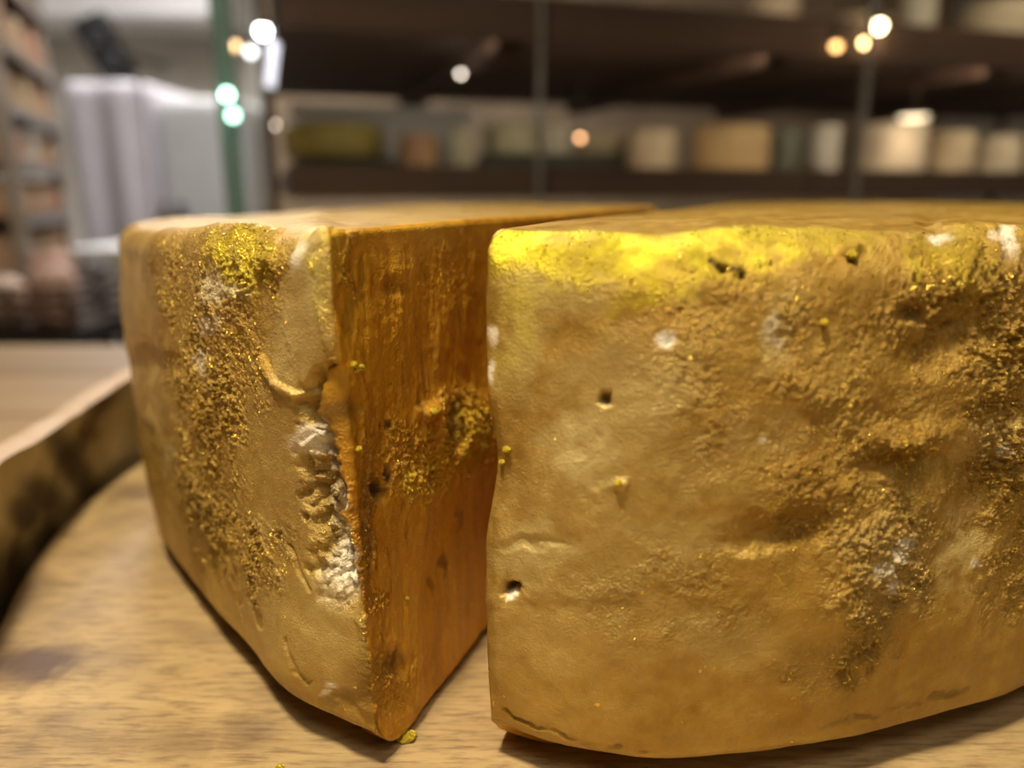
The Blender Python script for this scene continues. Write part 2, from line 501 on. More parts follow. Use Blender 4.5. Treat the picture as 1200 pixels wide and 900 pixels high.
def ring_part(name, r0, r1, mat, attrs=None):
    f = grid_faces(r0, r1, n); lo = r0 * n
    sub = flat[lo:(r1 + 1) * n]
    a = {k: v[lo:(r1 + 1) * n] for k, v in (attrs or {}).items()}
    return link(name, np_mesh(name, sub, f - lo, a), mat, tray)


wpos = flat + np.array([TC[0], TC[1], TZ])
uu, vv = project(wpos)
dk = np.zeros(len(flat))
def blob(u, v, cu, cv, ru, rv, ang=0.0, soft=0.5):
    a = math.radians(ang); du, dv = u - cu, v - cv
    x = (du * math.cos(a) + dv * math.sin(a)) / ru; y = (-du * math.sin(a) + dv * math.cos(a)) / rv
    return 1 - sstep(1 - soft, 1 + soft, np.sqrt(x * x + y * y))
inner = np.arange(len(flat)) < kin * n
for bl in ((85, 545, 55, 17, 58), (50, 580, 30, 20, 30), (5, 690, 45, 60, 0), (60, 640, 26, 22, -40), (28, 600, 20, 24, 0)):  # dark bark patches; the lower left one paints the crevice's shade
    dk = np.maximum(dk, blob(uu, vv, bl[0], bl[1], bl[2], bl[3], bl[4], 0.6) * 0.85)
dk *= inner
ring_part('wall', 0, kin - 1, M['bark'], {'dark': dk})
ring_part('rim', kin - 1, kin + 6, M['rimtop'])
ring_part('outer_wall', kin + 6, R - 1, M['bark'], {'dark': dk * 0})

# board: dense disc with a slightly worn edge and stains
def make_board():
    nr, na = 150, 540
    rr = RB * np.linspace(0.004, 1, nr); th = np.linspace(0, 2 * math.pi, na, endpoint=False)
    top = np.stack([np.outer(rr, np.cos(th)), np.outer(rr, np.sin(th)), np.zeros((nr, na))], -1)
    edge = []
    for q in (0.25, 0.5, 0.75, 1.0):
        a = q * math.pi / 2
        edge.append(np.stack([(RB + 0.003 * math.sin(a)) * np.cos(th), (RB + 0.003 * math.sin(a)) * np.sin(th), np.full(na, -0.003 * (1 - math.cos(a)))], -1))
    edge.append(np.stack([(RB + 0.003) * np.cos(th), (RB + 0.003) * np.sin(th), np.full(na, -0.0215)], -1))
    edge.append(np.stack([0.002 * np.cos(th), 0.002 * np.sin(th), np.full(na, -0.0215)], -1))
    p = np.concatenate([top, np.array(edge)], 0); R = len(p); p = p.reshape(-1, 3)
    p[:, :2] *= egg(np.arctan2(p[:, 1], p[:, 0]))[:, None]
    t = np.arange(len(p)) < nr * na
    p[:, 2] += t * (fbm(p * np.array([10, 60, 10]), 3) * 0.0006)
    g = p + np.array([TC[0], TC[1], BZ]); u, v = project(g)
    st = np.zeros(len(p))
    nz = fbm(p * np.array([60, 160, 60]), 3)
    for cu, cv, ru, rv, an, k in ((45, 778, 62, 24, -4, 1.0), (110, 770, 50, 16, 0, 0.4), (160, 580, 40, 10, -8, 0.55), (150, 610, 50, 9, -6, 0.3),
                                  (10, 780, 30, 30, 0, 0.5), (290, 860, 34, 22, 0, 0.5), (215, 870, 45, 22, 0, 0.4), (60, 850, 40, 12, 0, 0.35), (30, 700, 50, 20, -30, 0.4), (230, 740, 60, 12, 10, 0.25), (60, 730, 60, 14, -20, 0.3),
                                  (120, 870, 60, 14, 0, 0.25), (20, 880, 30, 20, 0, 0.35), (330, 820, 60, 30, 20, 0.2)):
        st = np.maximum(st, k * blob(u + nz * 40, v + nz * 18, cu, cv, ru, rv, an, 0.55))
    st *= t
    f = grid_faces(0, R - 1, na)
    return np_mesh('round_board', p, f, {'stain': st})


ob = link('round_board', make_board(), M['board'], None, (TC[0], TC[1], BZ))
tag(ob, 'flat round pale wooden board under the two gold cheese pieces', 'board')


# ------------------------------------------------------------------ the two gold-dusted cheese pieces
def spline(pts, m=40):
    pts = np.array(pts, float); out = []
    ext = np.vstack([2 * pts[0] - pts[1], pts, 2 * pts[-1] - pts[-2]])
    for i in range(1, len(ext) - 2):
        p0, p1, p2, p3 = ext[i - 1:i + 3]
        for t in np.linspace(0, 1, m, endpoint=False):
            out.append(0.5 * ((2 * p1) + (-p0 + p2) * t + (2 * p0 - 5 * p1 + 4 * p2 - p3) * t * t + (-p0 + 3 * p1 - 3 * p2 + p3) * t ** 3))
    out.append(pts[-1]); return np.array(out)


def resample(path, spacing):
    """spacing: function of the fraction of arc length"""
    d = np.r_[0, np.cumsum(np.linalg.norm(np.diff(path, axis=0), axis=1))]
    s, out = 0.0, []
    while s < d[-1]:
        out.append(s); s += spacing(s, d[-1])
    out = np.array(out)
    return np.stack([np.interp(out, d, path[:, 0]), np.interp(out, d, path[:, 1])], 1), out


H = 0.120


def cheese_grid(segments, top_drop, tuning):
    """segments: list of (polyline, kind, spacing); counter-clockwise outline seen from above"""
    pts, kind = [], []
    for path, kd, sp in segments:
        q, s = resample(path, sp); pts.append(q); kind.append(np.full(len(q), kd))
    pts = np.vstack(pts); kind = np.concatenate(kind).astype(float)
    n = len(pts)
    arc = np.r_[0, np.cumsum(np.linalg.norm(np.diff(pts, axis=0), axis=1))]
    # tangent over a short window so corners are tight but not torn
    tan = np.roll(pts, -2, 0) - np.roll(pts, 2, 0); tan /= np.linalg.norm(tan, axis=1)[:, None]
    nrm = np.stack([tan[:, 1], -tan[:, 0]], 1)
    for _ in range(3): nrm = (np.roll(nrm, 1, 0) + nrm * 2 + np.roll(nrm, -1, 0)); nrm /= np.linalg.norm(nrm, axis=1)[:, None]
    # distance to the nearest change of kind: the rind softens into the cut edge
    kd2 = kind.copy()
    for _ in range(tuning.get('soft', 10) * 3): kd2 = (np.roll(kd2, 1) + 2 * kd2 + np.roll(kd2, -1)) / 4
    nw = nrm.copy()
    for _ in range(500): nw = np.roll(nw, 1, 0) + nw * 2 + np.roll(nw, -1, 0); nw /= np.linalg.norm(nw, axis=1)[:, None]
    kdw = kd2.copy()
    for _ in range(500): kdw = (np.roll(kdw, 1) + 2 * kdw + np.roll(kdw, -1)) / 4
    rt = 0.0016 + (tuning['rt'] - 0.0016) * sstep(tuning.get('r0', 0.42), 1.0, kdw)
    rb = 0.0012 + (tuning['rb'] - 0.0012) * kd2
    B = tuning['bulge'] * kd2
    zt = H - top_drop(pts)
    rows_o, rows_z = [], []
    nb, ns, na_ = 10, 330, 34
    ins = 0.006 + tuning['inset'] * kdw; lift = 0.0012 + (tuning['lift'] - 0.0012) * sstep(0.0, 0.6, kdw)
    for i in range(6):                                  # underside rising from the contact line to the lower edge
        t = i / 6; rows_o.append(-rb - (ins - rb) * (1 - t)); rows_z.append(lift * t ** 1.3)
    for i in range(nb - 6):
        a = math.pi / 2 * (1 - i / (nb - 6)); rows_o.append(-rb * (1 - math.cos(a))); rows_z.append(lift + rb * (1 - math.sin(a)))
    for i in range(ns + 1):
        t = i / ns; rows_o.append(0 * rb); rows_z.append(lift + rb + (zt - rt - rb - lift) * t)
    for i in range(1, na_ + 1):
        a = math.pi / 2 * i / na_; rows_o.append(-rt * (1 - math.cos(a))); rows_z.append(zt - rt + rt * math.sin(a))
    Z = np.array(rows_z); OFF = np.array(rows_o)
    zz = np.clip(Z / H, 0, 1)
    OFF = OFF + B * (1 - np.abs((zz - 0.52) / 0.52) ** 2.2) - tuning['lean'] * kd2 * (1 - zz) ** 2
    OUT = np.maximum(OFF, 0); INN = np.minimum(OFF, 0)
    XY = pts[None] + nrm[None] * OUT[..., None] + nw[None] * INN[..., None]
    for cx, cy, cz, rz_, rad, am in tuning.get('swell', ()):
        XY += nw[None] * (am * np.exp(-((Z - cz) / rz_) ** 2) * np.exp(-(((pts - np.array([cx, cy])) ** 2).sum(1)) / rad ** 2)[None])[..., None]
    if 'chip' in tuning:
        cx, cy, cz, rz_, am = tuning['chip']
        XY[..., 0] += am * np.exp(-((Z - cz) / rz_) ** 2) * np.exp(-(((pts - np.array([cx, cy])) ** 2).sum(1)) / 0.010 ** 2)[None]
    XY[..., 0] += tuning.get('shear', 0) * zz * (1 - sstep(0.20, 0.26, pts[:, 1]))[None]
    G = np.concatenate([XY, Z[..., None]], -1)
    # top: rings shrinking to a middle point
    C = pts.mean(0) if 'centre' not in tuning else np.array(tuning['centre'])
    last = G[-1]; tops = []
    fr = np.r_[np.linspace(0.004, 0.12, 24), np.linspace(0.15, 0.995, 22)]
    for f in fr:
        q = last.copy(); q[:, :2] += (C - q[:, :2]) * f
        q[:, 2] += tuning.get('dome', 0.0) * (1 - (1 - f) ** 3) + (last[:, 2].mean() - last[:, 2]) * sstep(0, 1, f)
        tops.append(q)
    bots = []
    for f in (0.995, 0.5):
        q = G[0].copy(); q[:, :2] += (C - q[:, :2]) * f; bots.append(q)
    G = np.concatenate([np.array(bots), G, np.array(tops)], 0)
    return G, kind, kd2, n, pts, len(bots), nb + ns + 1 + na_


def grid_normals(G):
    ds = np.roll(G, -1, 1) - np.roll(G, 1, 1); dr = np.gradient(G, axis=0)
    nn = np.cross(ds, dr); nn /= np.maximum(np.linalg.norm(nn, axis=2), 1e-12)[..., None]
    return nn


def seg_dist(u, v, pts):
    d = np.full(len(u), 1e9)
    for (x0, y0), (x1, y1) in zip(pts[:-1], pts[1:]):
        L2 = (x1 - x0) ** 2 + (y1 - y0) ** 2
        t = np.clip(((u - x0) * (x1 - x0) + (v - y0) * (y1 - y0)) / L2, 0, 1)
        d = np.minimum(d, np.hypot(u - x0 - t * (x1 - x0), v - y0 - t * (y1 - y0)))
    return d


def build_cheese(name, segments, top_drop, tuning, feats, label, mats):
    G, kind, kd2, n, pts, nbot, nside = cheese_grid(segments, top_drop, tuning)
    Rr = G.shape[0]
    nrm = grid_normals(G).reshape(-1, 3)
    # outward check
    mid = (nbot + nside // 2) * n
    if np.dot(nrm[mid, :2], G.reshape(-1, 3)[mid, :2] - pts.mean(0)) < 0: nrm = -nrm
    p = G.reshape(-1, 3).copy()
    g = p + np.array([0, 0, BZ])
    u, v = project(g)
    view = CAM - g; view /= np.linalg.norm(view, axis=1)[:, None]
    fdot = np.einsum('ij,ij->i', view, nrm); facing = fdot > 0.02
    rowi = np.repeat(np.arange(Rr), n)
    rind = np.tile(kd2, Rr); cut = 1 - rind
    istop = sstep(0.45, 0.85, nrm[:, 2])
    A = dict(fw=sstep(0.08, 0.3, fdot), p=p, g=g, u=u, v=v, rind=rind, cut=cut, face=facing.astype(float), n=nrm, top=istop, z=p[:, 2])
    disp, attrs = feats(A)
    fade = np.where(rowi < nbot, 0, 1) * np.clip((rowi - nbot - 3) / 12.0, 0, 1)
    disp *= 1 - cut * 0.85 * sstep(H - 0.012, H - 0.003, p[:, 2])
    p += nrm * (disp * fade)[:, None]
    p[:, 2] = np.maximum(p[:, 2], 0)
    f = grid_faces(0, Rr - 1, n)
    me = np_mesh(name, p, f, attrs)
    for m_ in mats: me.materials.append(m_)
    mi = ((np.tile(kind, Rr)[f[:, 0]] < 0.5) & (f[:, 0] // n < nbot + nside)).astype(np.int32)
    me.polygons.foreach_set('material_index', mi)
    return me, p, nrm, u, v


def masks(A, lst, w, soft=0.6, jit=10.0, steep=True):
    """sum of ellipses given in photograph pixels, with ragged outlines, only on the surface that faces the photograph"""
    out = np.zeros(len(A['u']))
    ju, jv = A['ju'] * jit, A['jv'] * jit
    for t in lst:
        cu, cv, ru, rv = t[:4]; an = t[4] if len(t) > 4 else 0; k = t[5] if len(t) > 5 else 1.0
        out = np.maximum(out, k * blob(A['u'] + ju, A['v'] + jv, cu, cv, ru, rv, an, soft))
    return out * w * (A['fw'] if steep else A['face'])


def feats_right(A):
    p, u, v = A['p'], A['u'], A['v']
    A['ju'] = fbm(p * 170, 3) * 2.2; A['jv'] = fbm(p * 170 + 9, 3) * 2.2
    R_ = A['rind']
    patch = 0.35 + 0.65 * sstep(-0.22, 0.22, fbm(p * 85 + 21, 3))
    grain = masks(A, [(1130, 340, 95, 85), (1175, 440, 60, 100), (1030, 650, 62, 85, 25), (970, 780, 50, 30, -20), (1185, 590, 45, 80), (1060, 540, 90, 45),
                      (960, 600, 70, 60), (830, 420, 70, 130, 10, 0.55), (860, 340, 60, 40, 0, 0.8), (960, 400, 90, 110, 0, 0.6), (760, 290, 190, 45, 0, 0.55), (900, 280, 140, 40, 0, 0.5),
                      (790, 700, 110, 60, 0, 0.35), (1020, 440, 130, 160, 0, 0.7)], R_, 0.6, 16)
    coarse = masks(A, [(1145, 330, 75, 60), (1175, 420, 50, 80), (1030, 665, 50, 70, 25), (1000, 770, 45, 22, -30, 0.8), (1180, 560, 40, 55), (1185, 690, 40, 40, 0, 0.6),
                       (1065, 530, 40, 18, -10, 0.6), (855, 325, 40, 22, 15, 0.5), (960, 600, 50, 30, -30, 0.5), (1110, 385, 50, 25, -20, 0.9)], R_, 0.55, 14)
    grain *= patch; coarse *= 0.35 + 0.65 * patch
    pale = masks(A, [(690, 525, 45, 60, 0, 0.9), (735, 470, 70, 60, 0, 0.6), (625, 650, 50, 40, 0, 0.8), (605, 410, 28, 60, 0, 0.6), (640, 345, 60, 24, 0, 0.6), (905, 395, 14, 40, 10, 0.8),
                     (850, 760, 60, 30, 0, 0.4), (690, 640, 110, 150, 0, 0.35), (800, 630, 60, 25, 0, 0.4), (1130, 640, 22, 40, 0, 0.7), (1160, 520, 30, 20, 0, 0.5), (640, 740, 90, 60, 0, 0.3),
                     (1040, 660, 45, 60, 20, 0.5), (770, 560, 110, 40, 0, 0.3), (890, 520, 40, 26, 0, 0.3)], R_, 0.75, 20)
    white = masks(A, [(780, 402, 10, 10), (1100, 284, 13, 7, 20), (1178, 283, 10, 24, 0, 0.8), (1160, 288, 7, 8, 0, 0.6), (575, 396, 5, 12, 0, 0.8), (577, 440, 4, 14, 0, 0.8), (600, 706, 6, 4), (1050, 655, 9, 8, 0, .7),
                      (1030, 670, 12, 10, 0, .55), (1040, 690, 8, 8, 0, .55), (1058, 640, 10, 7, 0, .6), (905, 390, 7, 16, 10, 0.4), (912, 410, 4, 10, 0, 0.4), (1172, 530, 8, 5, 0, 0.6), (1145, 665, 7, 6, 0, .5), (892, 523, 5, 4, 0, .7),
                      (700, 253, 10, 2.5, 0, 0.8)], 1.0, 0.5, 4)
    lus = masks(A, [(625, 292, 60, 46), (740, 292, 130, 40, 0, 0.95), (760, 325, 50, 26, -30, 0.7), (870, 285, 120, 28, 0, 0.65), (600, 350, 22, 70, 0, 0.5), (930, 262, 260, 18, 0, 0.45), (1110, 310, 40, 25, 0, 0.4)], 1.0, 0.8, 22)  # denser gold dust, plus the shoulder's highlight painted in yellow
    dark = 0.9 * (1 - sstep(1.2, 4, seg_dist(u + A['ju'] * 4, v + A['jv'] * 4, [(832, 307), (848, 316), (862, 315), (872, 326)]))) * A['face']
    dark = np.maximum(dark, masks(A, [(601, 697, 5, 6), (710, 476, 6, 5, 0, 0.8), (1000, 314, 7, 5, 0, 0.7), (1092, 270, 9, 7, 0, 0.7), (1072, 372, 12, 9, 0, 0.6), (1170, 268, 4, 12, 0, 0.6),
                                      (1105, 250, 20, 4, 0, 0.4), (1120, 385, 18, 6, -30, 0.35)], 1.0, 0.6, 6))
    crack = 1 - sstep(1.0, 6, seg_dist(u, v + A['jv'] * 4, [(960, 856), (1010, 843), (1060, 828), (1110, 812), (1130, 806)]))
    crack2 = 1 - sstep(1.5, 4, seg_dist(u, v + A['jv'] * 6, [(590, 838), (640, 858), (700, 876), (760, 884)]))
    dark = np.maximum(dark, 0.4 * crack * sstep(-1.0, 0.5, A['ju']) * A['face']); dark = np.maximum(dark, 0.3 * crack2 * sstep(-0.4, 0.6, A['ju']) * A['face'])
    R2 = np.maximum(R_, A['top'])
    d = fbm(p * 32 + 3, 3) * 0.0022 * R2 + fbm(p * 120 + 5, 3) * (0.00022 + 0.0004 * grain) * R2
    w1, w2 = worley(p * 850 + A['ju'][:, None] * 0.5)
    d += grain * (fbm(p * 700, 3) * 0.0007)
    lump = np.clip(0.75 - w1, 0, 1) * 1.3
    d += coarse * ((lump - 0.35) * 0.0016 + fbm(p * 300 + 31, 4) * 0.0022)
    d += grain * (lump - 0.35) * 0.00045
    # dents and swellings
    for cu, cv, ru, rv, an, k in ((910, 630, 55, 16, -8, -0.0016), (925, 575, 70, 30, -10, 0.001), (1110, 400, 60, 22, -35, -0.0018), (1090, 450, 70, 60, 0, 0.0007), (1065, 520, 45, 16, -10, 0.0018),
                                  (1060, 545, 60, 12, -10, -0.0014), (980, 690, 40, 70, 30, 0.0014), (1110, 750, 45, 55, 0, 0.0012), (1140, 590, 24, 50, 10, -0.002), (1160, 520, 30, 18, -20, 0.0012),
                                  (1090, 300, 12, 40, 0, -0.0012), (1125, 300, 40, 30, 0, 0.0014), (650, 700, 60, 12, 0, 0.0005), (720, 580, 60, 60, 0, 0.0007), (690, 560, 10, 60, 0, -0.0007),
                                  (655, 640, 16, 30, 0, -0.0006), (998, 303, 11, 9, 0, 0.0014), (725, 570, 9, 7, 0, 0.0009), (601, 699, 8, 9, 0, -0.0024), (710, 476, 7, 6, 0, -0.0009), (780, 401, 9, 9, 0, -0.0004),
                                  (620, 640, 30, 5, 0, -0.0006), (850, 320, 22, 4, 20, -0.0012), (1070, 372, 14, 10, 0, -0.0012), (1100, 282, 15, 9, 10, -0.001)):
        d += k * blob(u + A['ju'] * 7, v + A['jv'] * 7, cu, cv, ru, rv, an, 0.9) * A['face']
    d -= (0.0005 * crack + 0.0003 * crack2) * sstep(-0.5, 0.6, A['ju']) * A['face']
    d -= 0.0010 * dark * A['face'] * (crack < 0.1)
    # the chipped left edge
    near = A['face'] * 0 + blob(u, v, 578, 545, 26, 75, 0, 0.7)
    d -= 0.0042 * near * sstep(0.03, 0.2, R_) * 0 + 0.0
    attrs = dict(grain=np.clip(grain * 0.8 + coarse * 0.4 + 0.12, 0, 1), pale=np.clip(pale * (1 - 0.6 * coarse), 0, 1), white=np.clip(white, 0, 1), dark=np.clip(dark, 0, 1), lustre=np.clip(lus * (0.85 + 0.45 * A['ju']), 0, 1))
    return d, attrs


def feats_left(A):
    p, u, v = A['p'], A['u'], A['v']
    A['ju'] = fbm(p * 170, 3) * 2.2; A['jv'] = fbm(p * 170 + 9, 3) * 2.2
    R_ = A['rind']; C_ = A['cut'] * (1 - A['top'])
    patch = 0.35 + 0.65 * sstep(-0.22, 0.22, fbm(p * 85 + 21, 3))
    grain = masks(A, [(290, 300, 42, 48), (255, 420, 60, 130, 5), (235, 580, 50, 110, -8), (305, 660, 26, 52), (375, 600, 30, 40, 0, 0.7), (200, 330, 40, 60, 0, 0.7), (385, 370, 10, 80, 0, 0.8),
                      (220, 680, 30, 60, -20, 0.6), (430, 640, 12, 120, 0, 0.9)], R_, 0.6, 14)
    coarse = masks(A, [(285, 310, 38, 42), (250, 430, 45, 110, 5, 0.8), (235, 590, 36, 80, -8, 0.8), (305, 660, 18, 42, 0, 0.8)], R_, 0.55, 12)
    grain *= patch; coarse *= patch
    cg = masks(A, [(545, 510, 40, 42), (490, 545, 45, 40, 0, 0.8), (470, 400, 30, 110, 0, 0.12), (530, 320, 30, 50, 0, 0.2), (405, 300, 14, 40, 0, 0.8), (500, 600, 70, 40, 0, 0.12), (432, 650, 10, 150, 0, 0.6), (430, 810, 60, 40, 0, 0.5)], C_, 0.6, 16)
    pale = masks(A, [(372, 310, 24, 75, 4, 0.95), (345, 410, 24, 75, 0, 0.55), (385, 720, 50, 70, 0, 0.5), (340, 560, 40, 100, 0, 0.35), (255, 345, 26, 30, 0, 0.4), (165, 500, 14, 60, 0, 0.6), (330, 730, 60, 60, 0, 0.35)], R_, 0.8, 14)
    pale = np.maximum(pale, masks(A, [(490, 290, 35, 25, 0, 0.5), (500, 420, 20, 80, 0, 0.35), (540, 680, 40, 60, 0, 0.4), (480, 660, 20, 100, 0, 0.3)], C_, 0.8, 16))
    crater = blob(u + A['ju'] * 9, v + A['jv'] * 9, 396, 585, 36, 118, -4, 0.35) * A['face'] * sstep(0.12, 0.45, R_)
    ctop = blob(u + A['ju'] * 8, v + A['jv'] * 8, 392, 478, 34, 36, 0, 0.4) * A['face']
    white = masks(A, [(372, 522, 24, 13, 0), (398, 600, 20, 30, 0, 0.7), (402, 662, 22, 42, 10, 0.85), (384, 548, 14, 16, 0, 0.7), (352, 302, 8, 16, 20, 0.7), (255, 340, 16, 16, 0, 0.35), (236, 425, 10, 14, 0, 0.5),
                      (280, 345, 10, 10, 0, 0.35), (390, 803, 7, 6), (383, 815, 4, 5), (172, 495, 9, 26, 0, 0.4), (190, 545, 8, 20, 0, 0.4), (245, 385, 10, 10, 0, .35)], R_ > 0.3, 0.6, 7)
    lus = masks(A, [(285, 300, 36, 40, 0, 0.7), (385, 300, 14, 60, 0, 0.35), (170, 510, 16, 60, 0, 0.7), (400, 655, 20, 30, 0, 0.3), (545, 510, 34, 32, 0, 0.5), (490, 560, 30, 40, 0, 0.35)], 1.0, 0.8, 20)  # thicker gold dust, and yellow edge highlights put into the colour
    dark = masks(A, [(443, 577, 4, 15), (452, 560, 3, 9), (468, 776, 10, 12, 30, 0.7), (455, 790, 14, 8, 0, 0.4), (528, 500, 8, 26, 10, 0.6), (432, 620, 7, 80, 0, 0.45), (410, 380, 4, 36, 0, 0.4), (415, 640, 4, 20, 0, .3),
                     (520, 665, 3, 16, 0, 0.6), (508, 690, 3, 9, 0, .5), (533, 610, 3, 14, 0, .5), (460, 505, 4, 4, 0, 0.9), (447, 503, 5, 4, 0, .7), (462, 340, 12, 10, 0, .35), (440, 790, 30, 20, 0, 0.3), (415, 820, 34, 14, 0, 0.25)], 1.0, 0.6, 5)
    dark = np.maximum(dark, 0.8 * blob(u + A['ju'] * 6, v + A['jv'] * 6, 392, 486, 26, 20, 0, 0.5) * A['face'])  # shade in the crater's upper hollow, painted dark
    dark = np.maximum(dark, 0.3 * masks(A, [(200, 610, 40, 60, -20)], R_, 0.8, 20))
    streak = fbm(p * np.array([260, 260, 60]) + 3, 4)
    dark = np.maximum(dark, sstep(0.2, 0.5, streak) * 0.4 * C_ * A['face'])
    R2 = np.maximum(R_, A['top'])
    d = fbm(p * 30 + 13, 3) * 0.0020 * R2 + fbm(p * 120 + 5, 3) * (0.0002 + 0.0004 * grain) * R2
    d += C_ * (streak * 0.0003 + fbm(p * np.array([90, 90, 40]), 4) * 0.0016 + fbm(p * 420, 3) * 0.00018)
    w1, _ = worley(p * 850 + A['ju'][:, None] * 0.5); lump = np.clip(0.75 - w1, 0, 1) * 1.3
    d += grain * (fbm(p * 700, 3) * 0.0008 + (lump - 0.35) * 0.0005) + coarse * ((lump - 0.35) * 0.0014 + fbm(p * 300 + 31, 4) * 0.0018)
    d += cg * ((lump - 0.3) * 0.0017 + fbm(p * 300 + 3, 3) * 0.0010)
    for cu, cv, ru, rv, an, k in ((545, 510, 36, 40, 0, 0.003), (372, 310, 22, 80, 0, 0.0008), (320, 520, 30, 120, 0, 0.0008), (500, 585, 40, 30, 0, 0.0012), (528, 500, 9, 30, 10, -0.002), (497, 486, 8, 8, 0, 0.002),
                                  (443, 577, 5, 16, 0, -0.0022), (468, 776, 12, 14, 0, -0.0016), (172, 430, 30, 14, 0, -0.001), (190, 520, 20, 60, 0, -0.0012)):
        d += k * blob(u + A['ju'] * 5, v + A['jv'] * 5, cu, cv, ru, rv, an, 0.9) * A['face']
    ridge = 1 - sstep(1.5, 6, seg_dist(u + A['ju'] * 2, v + A['jv'] * 3, [(306, 424), (322, 444), (334, 460), (350, 468), (366, 466)]))
    d += 0.0011 * ridge * A['face'] * R_
    for ln in ([(338, 640), (352, 668), (364, 694)], [(262, 640), (276, 680), (282, 712)], [(338, 750), (350, 790), (366, 800)], [(290, 700), (306, 740)]):
        d -= 0.0006 * (1 - sstep(1, 4, seg_dist(u + A['ju'] * 3, v + A['jv'] * 3, ln))) * A['face'] * R_
    c1_, c2_ = worley(p * np.array([260, 260, 200]) + A['ju'][:, None] * 0.8)
    curd = np.clip(0.8 - c1_, 0, 1)
    d -= crater * 0.0052
    d += crater * (curd * 0.0050 + fbm(p * 420, 4) * 0.0012)
    d -= 0.0050 * ctop * sstep(0.12, 0.4, R_) * (1 - blob(u, v, 370, 520, 26, 14, 0, 0.5))
    d -= 0.0008 * np.minimum(dark, 0.6) * C_
    # broken lower corner
    low = blob(u + A['ju'] * 10, v + A['jv'] * 10, 425, 845, 70, 36, 0, 0.4) * A['face']
    d -= low * (0.0008 + 0.0012 * fbm(p * 160, 3))
    attrs = dict(grain=np.clip(grain * 0.8 + coarse * 0.4 + cg * 0.8 + crater * 0.4 + 0.15 + 0.0 * C_, 0, 1), pale=np.clip(pale * (1 - 0.6 * coarse), 0, 1), white=np.clip(white, 0, 1), dark=np.clip(dark * (1 - white), 0, 1),
                 lustre=np.clip(lus * (0.6 + 0.6 * A['ju']), 0, 1))
    return d, attrs


FINE = 0.00033
def fine_to(a, b):
    """fine between arc lengths a and b, coarse elsewhere"""
    def f(s, L):
        k = max(0, max(a - s, s - b))
        return FINE + min(0.004, k * 0.12)
    return f


# left piece: counter-clockwise from the near corner along the cut face, round the back, along the rind to the corner again
A0 = (-0.0308, 0.1535)
cutL = spline([A0, (-0.0100, 0.2030), (0.0140, 0.2620), (0.0420, 0.3280), (0.0700, 0.3900)], 60)
backL = spline([(0.0700, 0.3900), (0.055, 0.425), (0.005, 0.452), (-0.055, 0.452), (-0.105, 0.430), (-0.140, 0.395), (-0.1560, 0.350), (-0.1515, 0.312), (-0.132, 0.268), (-0.101, 0.224), (-0.0670, 0.1855), A0], 60)
lenb = float(np.linalg.norm(np.diff(backL, axis=0), axis=1).sum())
near = lambda q: q * (1 - 0.02 * (1 - sstep(0.25, 0.36, q[:, 1])))[:, None]
cutL, backL = near(cutL), near(backL)
segL = [(cutL, 0.0, fine_to(0, 0.085)), (backL, 1.0, fine_to(lenb - 0.235, lenb))]
dropL = lambda q: 0.0045 * sstep(-0.05, -0.14, q[:, 0]) + 0.0 * q[:, 0]
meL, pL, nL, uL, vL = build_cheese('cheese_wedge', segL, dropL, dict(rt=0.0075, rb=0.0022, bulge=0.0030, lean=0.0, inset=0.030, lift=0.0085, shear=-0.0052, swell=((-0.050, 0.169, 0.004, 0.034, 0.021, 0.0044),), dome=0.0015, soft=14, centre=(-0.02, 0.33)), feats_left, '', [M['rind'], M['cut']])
# right piece: from its near corner along the rind to the right, round the back and along the hidden cut
B0 = (-0.0046, 0.1570)
rindR = spline([B0, (0.010, 0.1500), (0.0320, 0.1448), (0.058, 0.1475), (0.0840, 0.1540), (0.1350, 0.1735), (0.193, 0.210), (0.250, 0.268), (0.285, 0.33), (0.298, 0.40), (0.28, 0.465), (0.235, 0.508), (0.18, 0.512), (0.130, 0.465)], 60)
cutR = spline([(0.130, 0.465), (0.09, 0.375), (0.045, 0.275), (0.010, 0.198), B0], 60)
rindR, cutR = near(rindR), near(cutR)
segR = [(rindR, 1.0, fine_to(0, 0.165)), (cutR, 0.0, lambda s, L: 0.00033 + min(0.004, max(0, L - s - 0.012) * 0.12))]
dropR = lambda q: 0.0 * q[:, 0]
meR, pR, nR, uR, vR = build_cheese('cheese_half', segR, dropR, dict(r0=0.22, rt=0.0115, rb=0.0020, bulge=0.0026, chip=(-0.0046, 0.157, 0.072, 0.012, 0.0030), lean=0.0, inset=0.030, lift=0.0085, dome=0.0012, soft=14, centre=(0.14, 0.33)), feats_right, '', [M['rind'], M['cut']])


def cheese_obj(name, me, label, loc):
    return tag(link(name, me, None, None, loc), label, 'cheese', 'gold-dusted cheese pieces')


cl = cheese_obj('cheese_wedge', meL, 'gold-dusted cheese wedge with sharp corner, amber cut face and crumbled white chip', (0, 0, BZ + 0.0008))
cr = cheese_obj('cheese_half', meR, 'large gold-dusted cheese piece with broad rounded pitted rind facing forward', (0, 0, BZ + 0.0008))


def crumb_mesh(r, seed, flat_=0.8):
    bm = bmesh.new(); bmesh.ops.create_icosphere(bm, subdivisions=3, radius=r)
    co = np.array([x.co for x in bm.verts]); d = fbm(co / r * 1.3 + seed * 7.7, 3)
    for x, k in zip(bm.verts, d): x.co *= 1 + 0.55 * k; x.co.z *= flat_
    me = bm_mesh(bm, 'crumb', True)
    for k in ('grain', 'lustre'):
        a = me.attributes.new(k, 'FLOAT', 'POINT'); a.data.foreach_set('value', np.full(len(me.vertices), 0.6, np.float32))
    return me


